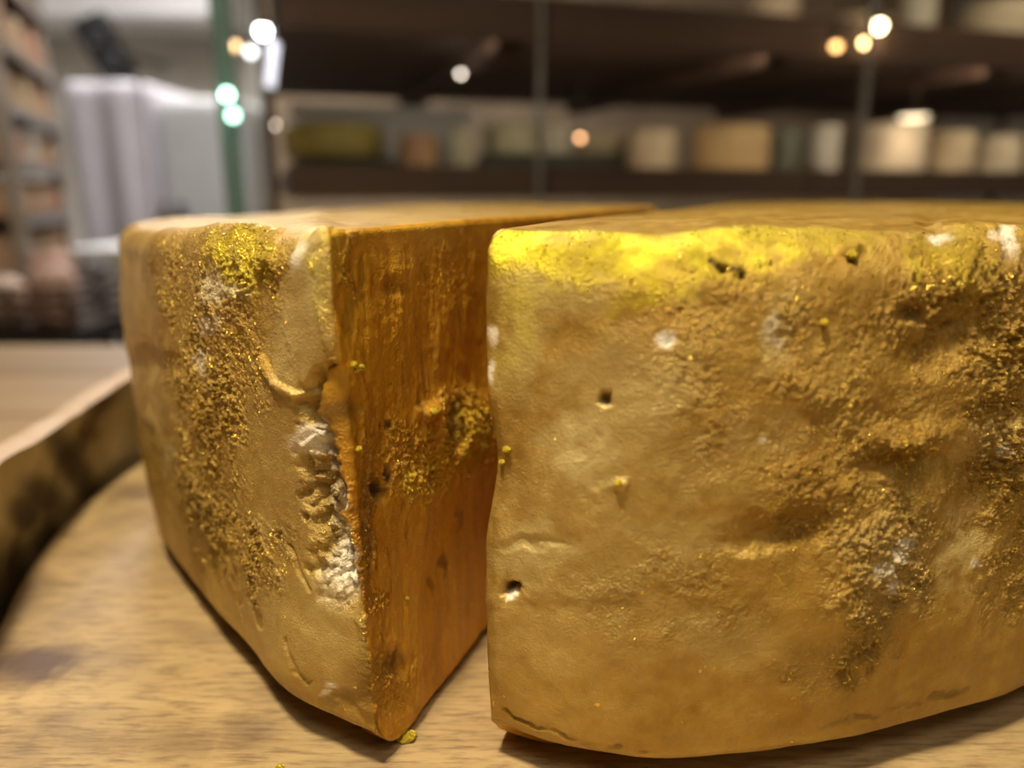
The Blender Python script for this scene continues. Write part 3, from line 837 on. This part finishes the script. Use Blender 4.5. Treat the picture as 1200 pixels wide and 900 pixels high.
def stuck(parent, p, nrm, u, v, cu, cv, r, seed, mat):
    d = (u - cu) ** 2 + (v - cv) ** 2 + np.where(np.einsum('ij,ij->i', CAM - np.array([0, 0, BZ]) - p, nrm) > 0, 0, 1e6)
    i = int(np.argmin(d))
    o = link('crumb', crumb_mesh(r, seed), mat, parent, p[i] + nrm[i] * r * 0.35); return o


for k, (cu, cv, r) in enumerate(((413, 431, 0.0009), (421, 434, 0.0008), (414, 439, 0.0006), (497, 485, 0.0011), (505, 552, 0.0009), (419, 530, 0.0008), (478, 705, 0.0006))):
    stuck(cl, pL, nL, uL, vL, cu, cv, r, k, M['rind'])
for k, (cu, cv, r) in enumerate(((996, 304, 0.0013), (725, 569, 0.0008), (965, 383, 0.0008), (596, 530, 0.0009), (590, 545, 0.0007), (842, 243, 0.0006), (862, 241, 0.0007), (770, 244, 0.0006), (985, 238, 0.0006), (920, 240, 0.0006))):
    stuck(cr, pR, nR, uR, vR, cu, cv, r, k + 20, M['rind'])
q = PZ(477, 864, BZ + 0.0006)
tag(link('cheese_crumb', crumb_mesh(0.0022, 51, 0.45), M['rind'], None, (q[0], q[1], BZ + 0.0008)), 'tiny gold cheese crumb lying on board at foot of wedge', 'crumb')
q = PZ(328, 898, BZ + 0.0006)
tag(link('cheese_crumb', crumb_mesh(0.0009, 57, 0.5), M['rind'], None, (q[0], q[1], BZ + 0.0004)), 'speck of gold cheese lying alone on bare board', 'crumb')

# ------------------------------------------------------------------ glass partition
GT = -0.075
sL, s1, s2, sR = s_at(281, GT), s_at(632, GT), s_at(1006, GT), 2.3
glass_names = ('clear glass partition pane whose exposed end shows a green edge', 'clear glass partition pane between the two upright seams', 'clear glass partition pane beside the large cheese on the upper shelf')
for (a0, a1, lb) in ((sL, s1, glass_names[0]), (s1, s2, glass_names[1]), (s2, sR, glass_names[2])):
    t = empty('glass_pane', SF((a0 + a1) / 2, GT), lb, 'glass', None, SHROT)
    hw = (a1 - a0) / 2
    box('pane', -hw + 0.003, hw - 0.003, -0.005, 0.005, 0.012, 2.4, M['glass'], t)
    box('floor_channel', -hw + 0.003, hw - 0.003, -0.012, 0.012, 0.0, 0.012, M['steel'], t)
    if a0 == sL: box('edge_strip', -hw - 0.021, -hw + 0.003, -0.010, 0.010, 0.0, 2.4, M['glassedge'], t, 0.002)
    else: box('seam', -hw - 0.0022, -hw + 0.0022, -0.006, 0.006, 0.0, 2.4, M['seam'], t)

# ------------------------------------------------------------------ shelving behind the glass
unit = empty('cheese_shelving', SF(1.1, 0.48), 'dark wooden shelving full of cheeses behind the glass', 'shelf', None, SHROT)
CZ = CAM[2]
Z1, Z2 = CZ + 0.035, CZ + 0.262
def uloc(s, t): return s - 1.1, t - 0.48
for zz, th in ((Z1, 0.045), (Z2, 0.037), (Z1 - 0.40, 0.04), (Z2 + 0.42, 0.04)):
    x0, y0 = uloc(0.03, 0.0)
    for k in range(6):
        box('shelf_board', x0, x0 + 2.25, y0 + k * 0.158 + 0.002, y0 + k * 0.158 + 0.156, zz - th, zz, M['shelf'], unit, 0.003)
for s in (0.01, 2.27):
    for t in (0.03, 0.92):
        x0, y0 = uloc(s, t)
        box('post', x0 - 0.007, x0 + 0.007, y0 - 0.012, y0 + 0.012, 0, Z2 + 0.42, M['shelf'], unit, 0.002)
for s in (0.35, 0.80, 1.25, 1.75):
    x0, y0 = uloc(s, 0.0)
    box('bearer', x0 - 0.02, x0 + 0.02, y0 + 0.02, y0 + 0.93, Z2 - 0.065, Z2 - 0.037, M['shelf'], unit, 0.002)


x0, y0 = uloc(0.03, 0.0)
box('added_lip', x0, x0 + 2.25, y0 - 0.016, y0 - 0.001, Z2 - 0.060, Z2, M['shelf'], unit, 0.002)  # lip added to hide the light strip behind it
sx0, sy0 = uloc(1.15, 0.03)
st_ = box('added_strip', sx0 - 1.10, sx0 + 1.10, sy0 - 0.008, sy0 + 0.008, Z2 - 0.0415, Z2 - 0.0372, M['steel'], unit)  # unseen strip added to light the fronts of the shelf cheeses
box('diffuser', sx0 - 1.09, sx0 + 1.09, sy0 - 0.006, sy0 + 0.006, Z2 - 0.0455, Z2 - 0.0415, emit('strip_glow', WARM, 2.0), st_)
la = light('added_strip_light', 'AREA', SF(1.15, 0.035, Z2 - 0.048), STRIP_W, WARM, 2.1, target=SF(1.15, 0.5, Z1), size_y=0.012)
la.rotation_euler = (Matrix.Rotation(SHROT, 3, 'Z') @ Matrix.Rotation(math.radians(65), 3, 'X')).to_euler()


def wheel_mesh(r, h, rnd=None):
    k = rnd if rnd else min(0.3 * h, 0.15 * r)
    prof = [(0, 0), (r - k, 0)]
    for i in range(1, 6): a = math.pi / 2 * i / 5; prof.append((r - k + k * math.sin(a), k - k * math.cos(a)))
    prof.append((r * 1.012, h / 2))
    for i in range(0, 6): a = math.pi / 2 * i / 5; prof.append((r - k + k * math.cos(a), h - k + k * math.sin(a)))
    prof += [(r * 0.5, h * 1.005), (0, h * 1.005)]
    return lathe_mesh('wheel', prof, 36, True, 0.006)


def on_shelf(u0, u1, vtop, Y, zbase):
    x0 = P(u0, 180, Y)[0]; x1 = P(u1, 180, Y)[0]
    top = P((u0 + u1) / 2, vtop, Y)[2]
    return (x0 + x1) / 2, (x1 - x0) / 2, top - zbase


def cheese_on(u0, u1, vtop, Y, zb, c, label, group=None, name='round_cheese'):
    xc, r, h = on_shelf(u0, u1, vtop, Y, zb)
    h = max(h, 0.02)
    o = link(name, wheel_mesh(r, h), cheese_mat(name, c), None, (xc, Y + r * 0.3, zb + 0.0005), random.uniform(0, 6))
    tag(o, label, 'cheese', group or 'cheeses on the shelves behind the glass'); return o


def crate(u0, u1, vtop, Y, zb, c, label, dep=0.22, name='dark_crate'):
    xc, hw, h = on_shelf(u0, u1, vtop, Y, zb)
    m_ = plain(name, c, 0.6, var=0.2)
    t = empty(name, (xc, Y + dep / 2, zb + 0.0008), label, 'crate', None, SHROT * 0.3)
    box('bottom', -hw, hw, -dep / 2, dep / 2, 0, 0.008, m_, t)
    for sy in (-1, 1):
        box('side', -hw, hw, sy * dep / 2 - 0.006, sy * dep / 2 + 0.006, 0.008, h - 0.008, m_, t, 0.002)
    for sx in (-1, 1):
        box('end', sx * hw - 0.006, sx * hw + 0.006, -dep / 2, dep / 2, 0.008, h - 0.008, m_, t, 0.002)
    box('lid', -hw - 0.004, hw + 0.004, -dep / 2 - 0.006, dep / 2 + 0.006, h - 0.008, h, m_, t, 0.003)
    return zb + h + 0.001


zc1 = crate(340, 462, 186, 1.62, Z1, (0.03, 0.033, 0.026), 'short blackish crate under the olive-yellow cheese')
cheese_on(330, 447, 146, 1.66, zc1, (0.42, 0.33, 0.07), 'olive-yellow cheese drum on a short blackish crate')
zc2 = crate(560, 732, 181, 1.70, Z1, (0.035, 0.04, 0.028), 'long dark green crate under pale cheeses')
cheese_on(565, 628, 145, 1.74, zc2, (0.60, 0.56, 0.38), 'pale greenish cheese drum on long dark crate')
cheese_on(632, 668, 148, 1.74, zc2, (0.70, 0.66, 0.55), 'narrow whitish cheese on the long dark crate')
cheese_on(674, 734, 157, 1.78, zc2, (0.60, 0.49, 0.32), 'low cream cheese at the end of long dark crate')
cheese_on(466, 514, 158, 1.62, Z1, (0.55, 0.32, 0.17), 'peach-coloured cheese beside the olive-yellow drum')
cheese_on(524, 554, 150, 1.60, Z1, (0.50, 0.47, 0.33), 'grey-green upright cheese behind the end of the dark crate')
cheese_on(736, 794, 152, 1.66, Z1, (0.68, 0.54, 0.37), 'cream cheese drum just past the long dark crate')
cheese_on(814, 903, 148, 1.68, Z1, (0.68, 0.46, 0.22), 'wide orange-tan cheese drum on lower shelf')
cheese_on(906, 948, 152, 1.80, Z1, (0.34, 0.35, 0.27), 'dull grey-green cheese between the orange-tan and white ones')
cheese_on(951, 984, 147, 1.72, Z1, (0.72, 0.66, 0.60), 'narrow white cheese beside the second glass seam')
cheese_on(1010, 1087, 145, 1.70, Z1, (0.72, 0.58, 0.44), 'tall pinkish cream cheese drum past the second glass seam')
cheese_on(1092, 1142, 155, 1.74, Z1, (0.70, 0.55, 0.37), 'medium cream cheese between tall drum and last low one')
cheese_on(1146, 1197, 160, 1.78, Z1, (0.72, 0.60, 0.45), 'low pale cream cheese beside the medium cream one')
cheese_on(1206, 1270, 156, 1.82, Z1, (0.66, 0.5, 0.33), 'tan cheese at far end of lower shelf')
# upper shelf
cheese_on(1118, 1200, 4, 1.56, Z2, (0.72, 0.58, 0.41), 'large cream cheese wheel on the upper shelf')
cheese_on(1040, 1078, -12, 1.60, Z2, (0.66, 0.58, 0.48), 'tall greyish cream cheese on upper shelf by seam')
cheese_on(960, 1030, 18, 1.62, Z2, (0.52, 0.38, 0.24), 'low tan cheese on upper shelf by the warm lamps')
cheese_on(628, 700, -8, 1.50, Z2, (0.55, 0.44, 0.36), 'dusty pinkish cheese on upper shelf above long crate')
cheese_on(862, 925, -6, 1.60, Z2, (0.62, 0.46, 0.34), 'pinkish tan cheese on upper shelf above orange-tan drum')
# long white roll behind the yellow cheese, on the lower shelf's back
a0, a1 = SF(s_at(345, 0.86), 0.86), SF(s_at(545, 0.86), 0.86)
wr = empty('white_box', ((a0[0] + a1[0]) / 2, (a0[1] + a1[1]) / 2, Z1 + 0.0008), 'long white carton at back of shelf behind olive-yellow drum', 'box', None, SHROT)
hl = math.dist(a0[:2], a1[:2]) / 2; hh = P(430, 124, a0[1])[2] - Z1
box('carton', -hl, hl, -0.05, 0.05, 0, hh - 0.02, M['white'], wr, 0.003); box('lid', -hl - 0.004, hl + 0.004, -0.054, 0.054, hh - 0.02, hh, M['white'], wr, 0.003)

# ------------------------------------------------------------------ small lamps (they give the round blurred lights)
def puck(u, v, Y, r, c, s, label, watt=0.0, group='small round lamps behind the glass', hang=None):
    q = P(u, v, Y)
    t = empty('spot_lamp', q, label, 'lamp', group)
    prof = [(0, -r)]
    for i in range(1, 10): a = math.pi * i / 10; prof.append((r * math.sin(a), -r * math.cos(a)))
    prof.append((0, r))
    link('bulb', lathe_mesh('bulb', prof, 20), emit('bulb_glow', c, s), t)
    link('socket', lathe_mesh('socket', [(0, r * 0.55), (r * 0.95, r * 0.55), (r * 1.05, r * 0.9), (r * 0.7, r * 2.2), (0, r * 2.2)], 20), M['brass'], t)
    top = hang if hang else ZC
    link('cord', lathe_mesh('cord', [(0, 2.1 * r), (0.0012, 2.1 * r), (0.0012, top - q[2]), (0, top - q[2])], 8), M['black'], t)
    if watt: light('spot_lamp_light', 'POINT', q - np.array([0, 0, r * 1.6]), watt, c, 0.01).parent = None
    return t


SH2 = Z2 - 0.037
puck(1030, 30, 1.315, 0.0085, (1.0, 0.80, 0.48), 26, 'brightest warm bulb hanging before the upper shelf by the second seam', PUCK_W)
puck(1014, 50, 1.315, 0.0065, (1.0, 0.68, 0.30), 18, 'warm bulb just below the brightest warm one')
puck(980, 54, 1.30, 0.0065, (1.0, 0.52, 0.18), 9, 'dim orange bulb beside the warm pair', 0)
puck(1008, 152, 1.55, 0.004, (0.85, 0.72, 0.5), 12, 'tiny bulb low on the second glass seam', 0, hang=SH2)
puck(680, 161, 1.45, 0.0045, (1.0, 0.55, 0.28), 9, 'small orange bulb hanging before the long dark crate', PUCK_W, hang=SH2)
puck(322, 146, 1.40, 0.0035, (0.9, 0.75, 0.62), 8, 'faint bulb hanging above the olive-yellow drum', PUCK_W * 0.6, hang=SH2)
puck(540, 86, 1.35, 0.004, (1.0, 0.85, 0.75), 9, 'faint bulb hanging under the middle of the upper shelf', PUCK_W * 0.5, hang=SH2 + 0.002)
puck(308, 36, 1.025, 0.0075, (0.95, 0.95, 1.0), 30, 'bright white bulb at the shelving end near the green glass edge', 0)
puck(294, 60, 1.02, 0.0065, (0.95, 0.93, 0.97), 6, 'dimmer white bulb below the bright white one', 0)
puck(274, 53, 1.03, 0.006, (1.0, 0.62, 0.3), 7, 'orange bulb beside the green glass edge', 0)
# oval lamp under the upper shelf
q = P(1071, 137, 1.60)
t = empty('shelf_lamp', (q[0], q[1], q[2]), 'warm oval disc lamp hung below the upper shelf', 'lamp')
link('diffuser', lathe_mesh('diffuser', [(0, -0.006), (0.022, -0.005), (0.027, 0), (0, 0.001)], 28), emit('disc_glow', (1.0, 0.82, 0.55), 3.2), t)
link('housing', lathe_mesh('housing', [(0, 0.001), (0.029, 0.001), (0.029, 0.006), (0.010, 0.012), (0, 0.012)], 28), M['brass'], t)
link('stem', lathe_mesh('stem', [(0, 0.011), (0.003, 0.011), (0.003, SH2 - q[2]), (0, SH2 - q[2])], 10), M['brass'], t)
light('shelf_lamp_light', 'POINT', (q[0], q[1], q[2] - 0.02), PUCK_W * 1.2, WARM, 0.02)
# white tube lamp beside the green edge
q0, q1 = P(322, 50, 1.035), P(316, 102, 1.035)
t = empty('tube_lamp', q1, 'short upright white tube lamp beside the bright white bulb', 'lamp')
tube('tube', Vector((0, 0, 0)), Vector(q0 - q1), 0.006, emit('tube_glow', (0.86, 0.84, 1.0), 1.6), t)
tube('bracket', Vector(q0 - q1), Vector((q0 - q1)) + Vector((0, 0, ZC - q0[2])), 0.004, M['black'], t)
# two mint glints on the green edge, imitated by added glowing beads
for (u, v, r, s, lb) in ((266, 111, 0.0062, 11, 'glowing bead imitating a mint glint on green glass edge, the upper one'), (273, 135, 0.0062, 8, 'glowing bead imitating a mint glint on green glass edge, the lower one')):
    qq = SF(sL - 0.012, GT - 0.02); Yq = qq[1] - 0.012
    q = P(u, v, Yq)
    t = empty('edge_glint', q, lb, 'lamp', 'glint beads on the glass edge')
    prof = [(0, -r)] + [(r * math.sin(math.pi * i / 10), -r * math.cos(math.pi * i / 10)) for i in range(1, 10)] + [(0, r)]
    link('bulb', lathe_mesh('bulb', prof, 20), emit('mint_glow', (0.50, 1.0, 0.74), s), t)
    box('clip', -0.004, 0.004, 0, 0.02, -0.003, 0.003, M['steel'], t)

# ------------------------------------------------------------------ left background: rack, covered rack, cabinet, white table
rd = np.array([-0.36, 0.933]); rl = np.array([-0.933, -0.36])       # along the rack's side, and away to the left
r0 = P(16, 225, 1.60)[:2]
RROT = math.atan2(0.933, -0.36)
rack = empty('storage_rack', (r0[0], r0[1], 0), 'open steel rack stacked with peach-coloured cheeses and boxes', 'rack', None, RROT)
RK = 0.55; RW = 0.42                 # local x along the side, local y to the left
levels = [-0.62, -0.33, -0.175, -0.055, 0.055, 0.165, 0.285, 0.42]
for x in (0.0, RK):
    for y in (0.0, RW):
        box('upright', x - 0.013, x + 0.013, y - 0.013, y + 0.013, 0, CZ + 0.62, M['steel'], rack, 0.002)
for z in levels:
    box('shelf', -0.012, RK + 0.012, -0.012, RW + 0.012, CZ + z - 0.014, CZ + z, M['brass'], rack, 0.002)
    box('front_rail', -0.012, RK + 0.012, -0.018, -0.012, CZ + z - 0.016, CZ + z + 0.004, M['steel'], rack)
peach = [(0.74, 0.47, 0.29), (0.76, 0.53, 0.33), (0.70, 0.40, 0.26), (0.78, 0.66, 0.55), (0.62, 0.41, 0.26), (0.78, 0.58, 0.35)]
words = ['peach', 'tan', 'reddish', 'pale', 'brown', 'honey']
pos = ['bottom', 'second', 'third', 'fourth', 'fifth', 'sixth', 'seventh', 'top']
cpi, spn = math.cos(RROT), math.sin(RROT)
def rackw(x, y): return r0 + np.array([cpi * x - spn * y, spn * x + cpi * y])
for li, z in enumerate(levels[1:-1], 1):
    gap = levels[li + 1] - z - 0.014
    for xi, x in enumerate((0.10, 0.275, 0.45)):
        k = (li * 2 + xi) % 6; r = 0.084; h = gap * random.uniform(0.68, 0.9)
        w_ = rackw(x, 0.078)
        o = link('round_cheese', wheel_mesh(r, h), cheese_mat('rack_cheese', peach[k]), None, (w_[0], w_[1], CZ + z + 0.0005))
        tag(o, f'{words[k]} small cheese on steel rack, shelf {pos[li]} from below, {("near end", "middle", "far end")[xi]}', 'cheese', 'cheeses on the steel rack')

# covered rack with pleated white sheet
def pleated(name, u0, u1, vt, Y, depth, amp, nf, mat, label, cat):
    x0, x1 = P(u0, 180, Y)[0], P(u1, 180, Y)[0]; top = P((u0 + u1) / 2, vt, Y)[2]
    nx, nz = 120, 30
    per = []
    hw, hd = (x1 - x0) / 2, depth / 2
    for i in range(nx):
        s = i / nx * 4
        e = int(s); f = s - e
        c = [(-hw, -hd), (hw, -hd), (hw, hd), (-hw, hd)]
        a_, b_ = np.array(c[e]), np.array(c[(e + 1) % 4]); q = a_ + (b_ - a_) * f
        nrm = np.array([(b_ - a_)[1], -(b_ - a_)[0]]); nrm = nrm / np.linalg.norm(nrm)
        per.append((q, nrm, s))
    bm = bmesh.new(); rows = []
    for j in range(nz + 1):
        t = j / nz; z = 0.02 + (top - 0.02) * t
        row = []
        for q, nn, s in per:
            off = amp * (1.1 - t * 0.8) * (0.6 * math.sin(s * nf * math.pi) + 0.4 * math.sin(s * nf * 2.3 + 1 + t))
            if t > 0.97: off -= 0.015
            row.append(bm.verts.new((q[0] + nn[0] * off, q[1] + nn[1] * off, z)))
        rows.append(row)
    for j in range(nz):
        for i in range(nx):
            bm.faces.new((rows[j][i], rows[j][(i + 1) % nx], rows[j + 1][(i + 1) % nx], rows[j + 1][i]))
    bm.faces.new(rows[-1])
    bm.faces.new(list(reversed(rows[0])))
    t = empty(name, ((x0 + x1) / 2, Y + hd, 0), label, cat)
    o = link('cover', bm_mesh(bm, 'cover', True), mat, t)
    for sx in (-1, 1):
        for sy in (-1, 1):
            link('caster', lathe_mesh('caster', [(0, 0), (0.02, 0), (0.022, 0.012), (0.02, 0.03), (0, 0.03)], 16), M['black'], t, (sx * hw * 0.8, sy * hd * 0.8, 0))
    return t


pleated('covered_trolley', 86, 176, 94, 2.9, 0.45, 0.03, 4.0, M['lilac'], 'tall trolley under a pleated lilac-white dust cover', 'trolley')
pleated('covered_trolley', 190, 291, 114, 2.95, 0.45, 0.006, 1.0, M['greysheet'], 'tall trolley under a smooth pale grey cover beside glass edge', 'trolley')

# air duct under the ceiling, wall loudspeaker
q0 = P(-140, 22, 4.6); q1 = P(257, 22, 4.6)
duct = empty('air_duct', ((q0[0] + q1[0]) / 2, 4.85, q0[2]), 'broad cream air duct box hung under the ceiling', 'duct')
hw = (q1[0] - q0[0]) / 2
box('casing', -hw, hw, -0.25, 0.25, 0, 0.36, M['white'], duct, 0.02)
for sx in (-0.7, 0.7):
    box('hanger', sx * hw - 0.01, sx * hw + 0.01, -0.01, 0.01, 0.36, ZC - q0[2], M['steel'], duct)
q = P(125, 58, 4.5)
sp = empty('loudspeaker', (q[0], q[1], q[2]), 'tilted black loudspeaker on an arm high on the grey wall', 'loudspeaker')
o = box('cabinet', -0.085, 0.085, -0.08, 0.08, -0.17, 0.17, M['black'], sp, 0.012); o.rotation_euler = (0.15, -0.42, 0.2)
tube('arm', (0, 0.05, 0.0), (0.02, YF - q[1], 0.02), 0.015, M['black'], sp)
for zz in (-0.07, 0.06):
    g_ = link('cone', lathe_mesh('cone', [(0, 0), (0.05, 0.0), (0.055, 0.008), (0.02, -0.01), (0, -0.012)], 20), M['shade'], o); g_.location = (0, -0.082, zz); g_.rotation_euler = (math.pi / 2, 0, 0)

# white table, things on and under it
WTZ = P(110, 292, 2.2)[2]
x0 = P(66, 292, 2.2)[0]; x1 = P(262, 292, 2.2)[0]
wt = empty('white_table', ((x0 + x1) / 2, 2.45, 0), 'white metal-legged table behind the wooden table', 'table')
hw = (x1 - x0) / 2
box('top', -hw, hw, -0.25, 0.25, WTZ - 0.03, WTZ, M['white'], wt, 0.004)
for lx in (-hw + 0.03, P(135, 340, 2.2)[0] - (x0 + x1) / 2, hw - 0.03):
    for ly in (-0.22, 0.22):
        box('leg', lx - 0.022, lx + 0.022, ly - 0.022, ly + 0.022, 0, WTZ - 0.03, M['white'], wt, 0.003)
box('shelf', -hw + 0.01, hw - 0.01, -0.22, 0.22, 0.30, 0.32, M['white'], wt, 0.003)
def bottle(u, vtop, Y, r, c, label):
    q = P(u, vtop, Y); h = q[2] - WTZ
    t = empty('bottle', (q[0], Y, WTZ), label, 'bottle', 'dark bottles on the white table')
    m_ = plain('dark_bottle_glass', c, 0.25, var=0.1)
    link('body', lathe_mesh('body', [(0, 0), (r, 0.002), (r, h * 0.62), (r * 0.4, h * 0.78), (r * 0.36, h * 0.93), (0, h * 0.93)], 20), m_, t)
    link('cap', lathe_mesh('cap', [(0, h * 0.92), (r * 0.42, h * 0.92), (r * 0.42, h), (0, h)], 16), M['black'], t)
bottle(192, 236, 2.35, 0.028, (0.10, 0.07, 0.05), 'brownish bottle on the white table, the one next to the pleated cover')
bottle(212, 238, 2.35, 0.032, (0.03, 0.03, 0.035), 'black bottle on white table beside the brownish one')
bx_ = (P(94, 350, 2.25)[0] + P(121, 350, 2.25)[0]) / 2
t = empty('black_crate', (bx_, 2.45, 0.3205), 'black ventilated crate on lower shelf of the white table', 'crate')
zt_ = P(105, 322, 2.25)[2] - 0.3205
for k in range(6):
    box('slat', -0.075, 0.075, -0.16, -0.15, k * zt_ / 6 + 0.004, (k + 0.85) * zt_ / 6, M['black'], t)
for sx in (-1, 1): box('side', sx * 0.075 - 0.006, sx * 0.075 + 0.006, -0.16, 0.16, 0, zt_, M['black'], t)
box('back', -0.075, 0.075, 0.15, 0.16, 0, zt_, M['black'], t); box('bottom', -0.075, 0.075, -0.15, 0.15, 0, 0.01, M['black'], t)

# dark baskets of cheeses on the floor stand near the rack
stand = empty('low_stand', (-0.875, 1.44, 0), 'low black stand holding a dark basket before the steel rack', 'stand')
SZ = P(40, 392, 1.35)[2]
box('top', -0.115, 0.115, -0.115, 0.115, SZ - 0.025, SZ, M['black'], stand, 0.003)
for sx in (-0.1, 0.1):
    for sy in (-0.1, 0.1): box('leg', sx - 0.012, sx + 0.012, sy - 0.012, sy + 0.012, 0, SZ - 0.025, M['black'], stand, 0.002)


def basket(x, y, label, h=0.085):
    t = empty('wire_basket', (x, y, SZ + 0.0005), label, 'basket')
    m_ = M['brass']; W_, D_ = 0.10, 0.10
    box('bottom', -W_, W_, -D_, D_, 0, 0.006, m_, t)
    for k in range(4):
        z = 0.015 + k * (h - 0.02) / 3
        for sy in (-1, 1): tube('wire', (-W_, sy * D_, z), (W_, sy * D_, z), 0.004, m_, t, 8)
        for sx in (-1, 1): tube('wire', (sx * W_, -D_, z), (sx * W_, D_, z), 0.004, m_, t, 8)
    for sx in (-1, 0, 1):
        for sy in (-1, 1): tube('stay', (sx * W_, sy * D_, 0), (sx * W_, sy * D_, h), 0.004, m_, t, 8)
    return t


bxs = stand.location.x
basket(bxs, 1.44, 'dark wire basket of pinkish cheeses on the low black stand')
nn = 0
for bx0, cc, word in ((bxs, (0.60, 0.40, 0.30), 'pinkish'),):
    for dx, dy, dz, sz in ((-0.05, -0.045, 0.008, 'largest'), (0.045, -0.04, 0.008, 'middling'), (0.0, 0.045, 0.008, 'smallest')):
        r = {'largest': 0.045, 'middling': 0.042, 'smallest': 0.038}[sz]
        o = link('small_cheese', wheel_mesh(r, 0.09 + 0.02 * (nn % 3), 0.03), cheese_mat('basket_cheese', tuple(min(1, x_ * random.uniform(0.85, 1.15)) for x_ in cc)), None, (bx0 + dx, 1.44 + dy, SZ + dz))
        tag(o, f'{sz} {word} rounded cheese standing in the dark wire basket', 'cheese', 'cheeses in the wire basket'); nn += 1

# ------------------------------------------------------------------ pendant over the table, and lamps added out of view
def pendant(loc, r, label):
    t = empty('pendant_lamp', loc, label, 'lamp', 'pendant lamps')
    link('shade', lathe_mesh('shade', [(0.02, 0.11), (0.05, 0.09), (r, 0.0), (r - 0.004, 0.0), (0.047, 0.086), (0.02, 0.105), (0.02, 0.11)], 40), M['shade'], t)
    prof = [(0, -0.02)] + [(0.03 * math.sin(math.pi * i / 10), 0.03 - 0.03 * math.cos(math.pi * i / 10)) for i in range(1, 10)] + [(0, 0.06)]
    link('bulb', lathe_mesh('bulb', prof, 20), emit('pendant_glow', WARM, 12), t)
    link('cord', lathe_mesh('cord', [(0, 0.10), (0.003, 0.10), (0.003, ZC - loc[2]), (0, ZC - loc[2])], 8), M['black'], t)
    return t


pendant(PEND, 0.13, 'black cone pendant lamp hung over the wooden table')
light('pendant_light', 'AREA', (PEND[0], PEND[1], PEND[2] - 0.03), KEY_W, WARM, 0.10, target=(PEND[0] + 0.1, PEND[1] + 0.1, BZ))


def panel(x, y, watt, c, label, sx=0.6, sy=0.6):  # added ceiling panels out of view, used as fill light
    t = empty('fill_panel', (x, y, ZC), label, 'lamp', 'added ceiling fill panels')
    box('diffuser', -sx / 2 + 0.02, sx / 2 - 0.02, -sy / 2 + 0.02, sy / 2 - 0.02, -0.012, -0.004, emit('panel_glow', c, 3.0), t)
    for s in (-1, 1):
        box('frame', s * sx / 2 - 0.02, s * sx / 2, -sy / 2, sy / 2, -0.02, 0, M['white'], t) if s > 0 else box('frame', -sx / 2, -sx / 2 + 0.02, -sy / 2, sy / 2, -0.02, 0, M['white'], t)
        box('frame', -sx / 2, sx / 2, s * sy / 2 - 0.01, s * sy / 2 + 0.01, -0.02, 0, M['white'], t)
    light('fill_panel_light', 'AREA', (x, y, ZC - 0.03), watt, c, sx - 0.04, target=(x, y, 0))


panel(-1.4, 3.4, PANEL_W, COOL, 'added ceiling fill panel for the covered trolleys and back wall')
panel(-0.55, 2.3, PANEL_W * 0.7, COOL, 'added ceiling fill panel lighting the steel rack from its side')
panel(0.2, -0.85, REAR_W, NEUT, 'added ceiling panel giving front fill to the cheese pieces')
panel(1.6, -1.6, REAR_W * 0.35, NEUT, 'dimmer added ceiling panel giving front fill from farther back')
# wall-washer pendant added out of view to light the upper shelf's cheeses
WP = (1.0, 0.62, 1.95)
pendant(WP, 0.09, 'added small black cone pendant lamp lighting the cheese shelving')
light('added_washer_light', 'SPOT', (WP[0], WP[1], WP[2] - 0.03), WASH_W, WARM, 0.03, target=(1.0, 1.6, CZ + 0.3), spot=95)
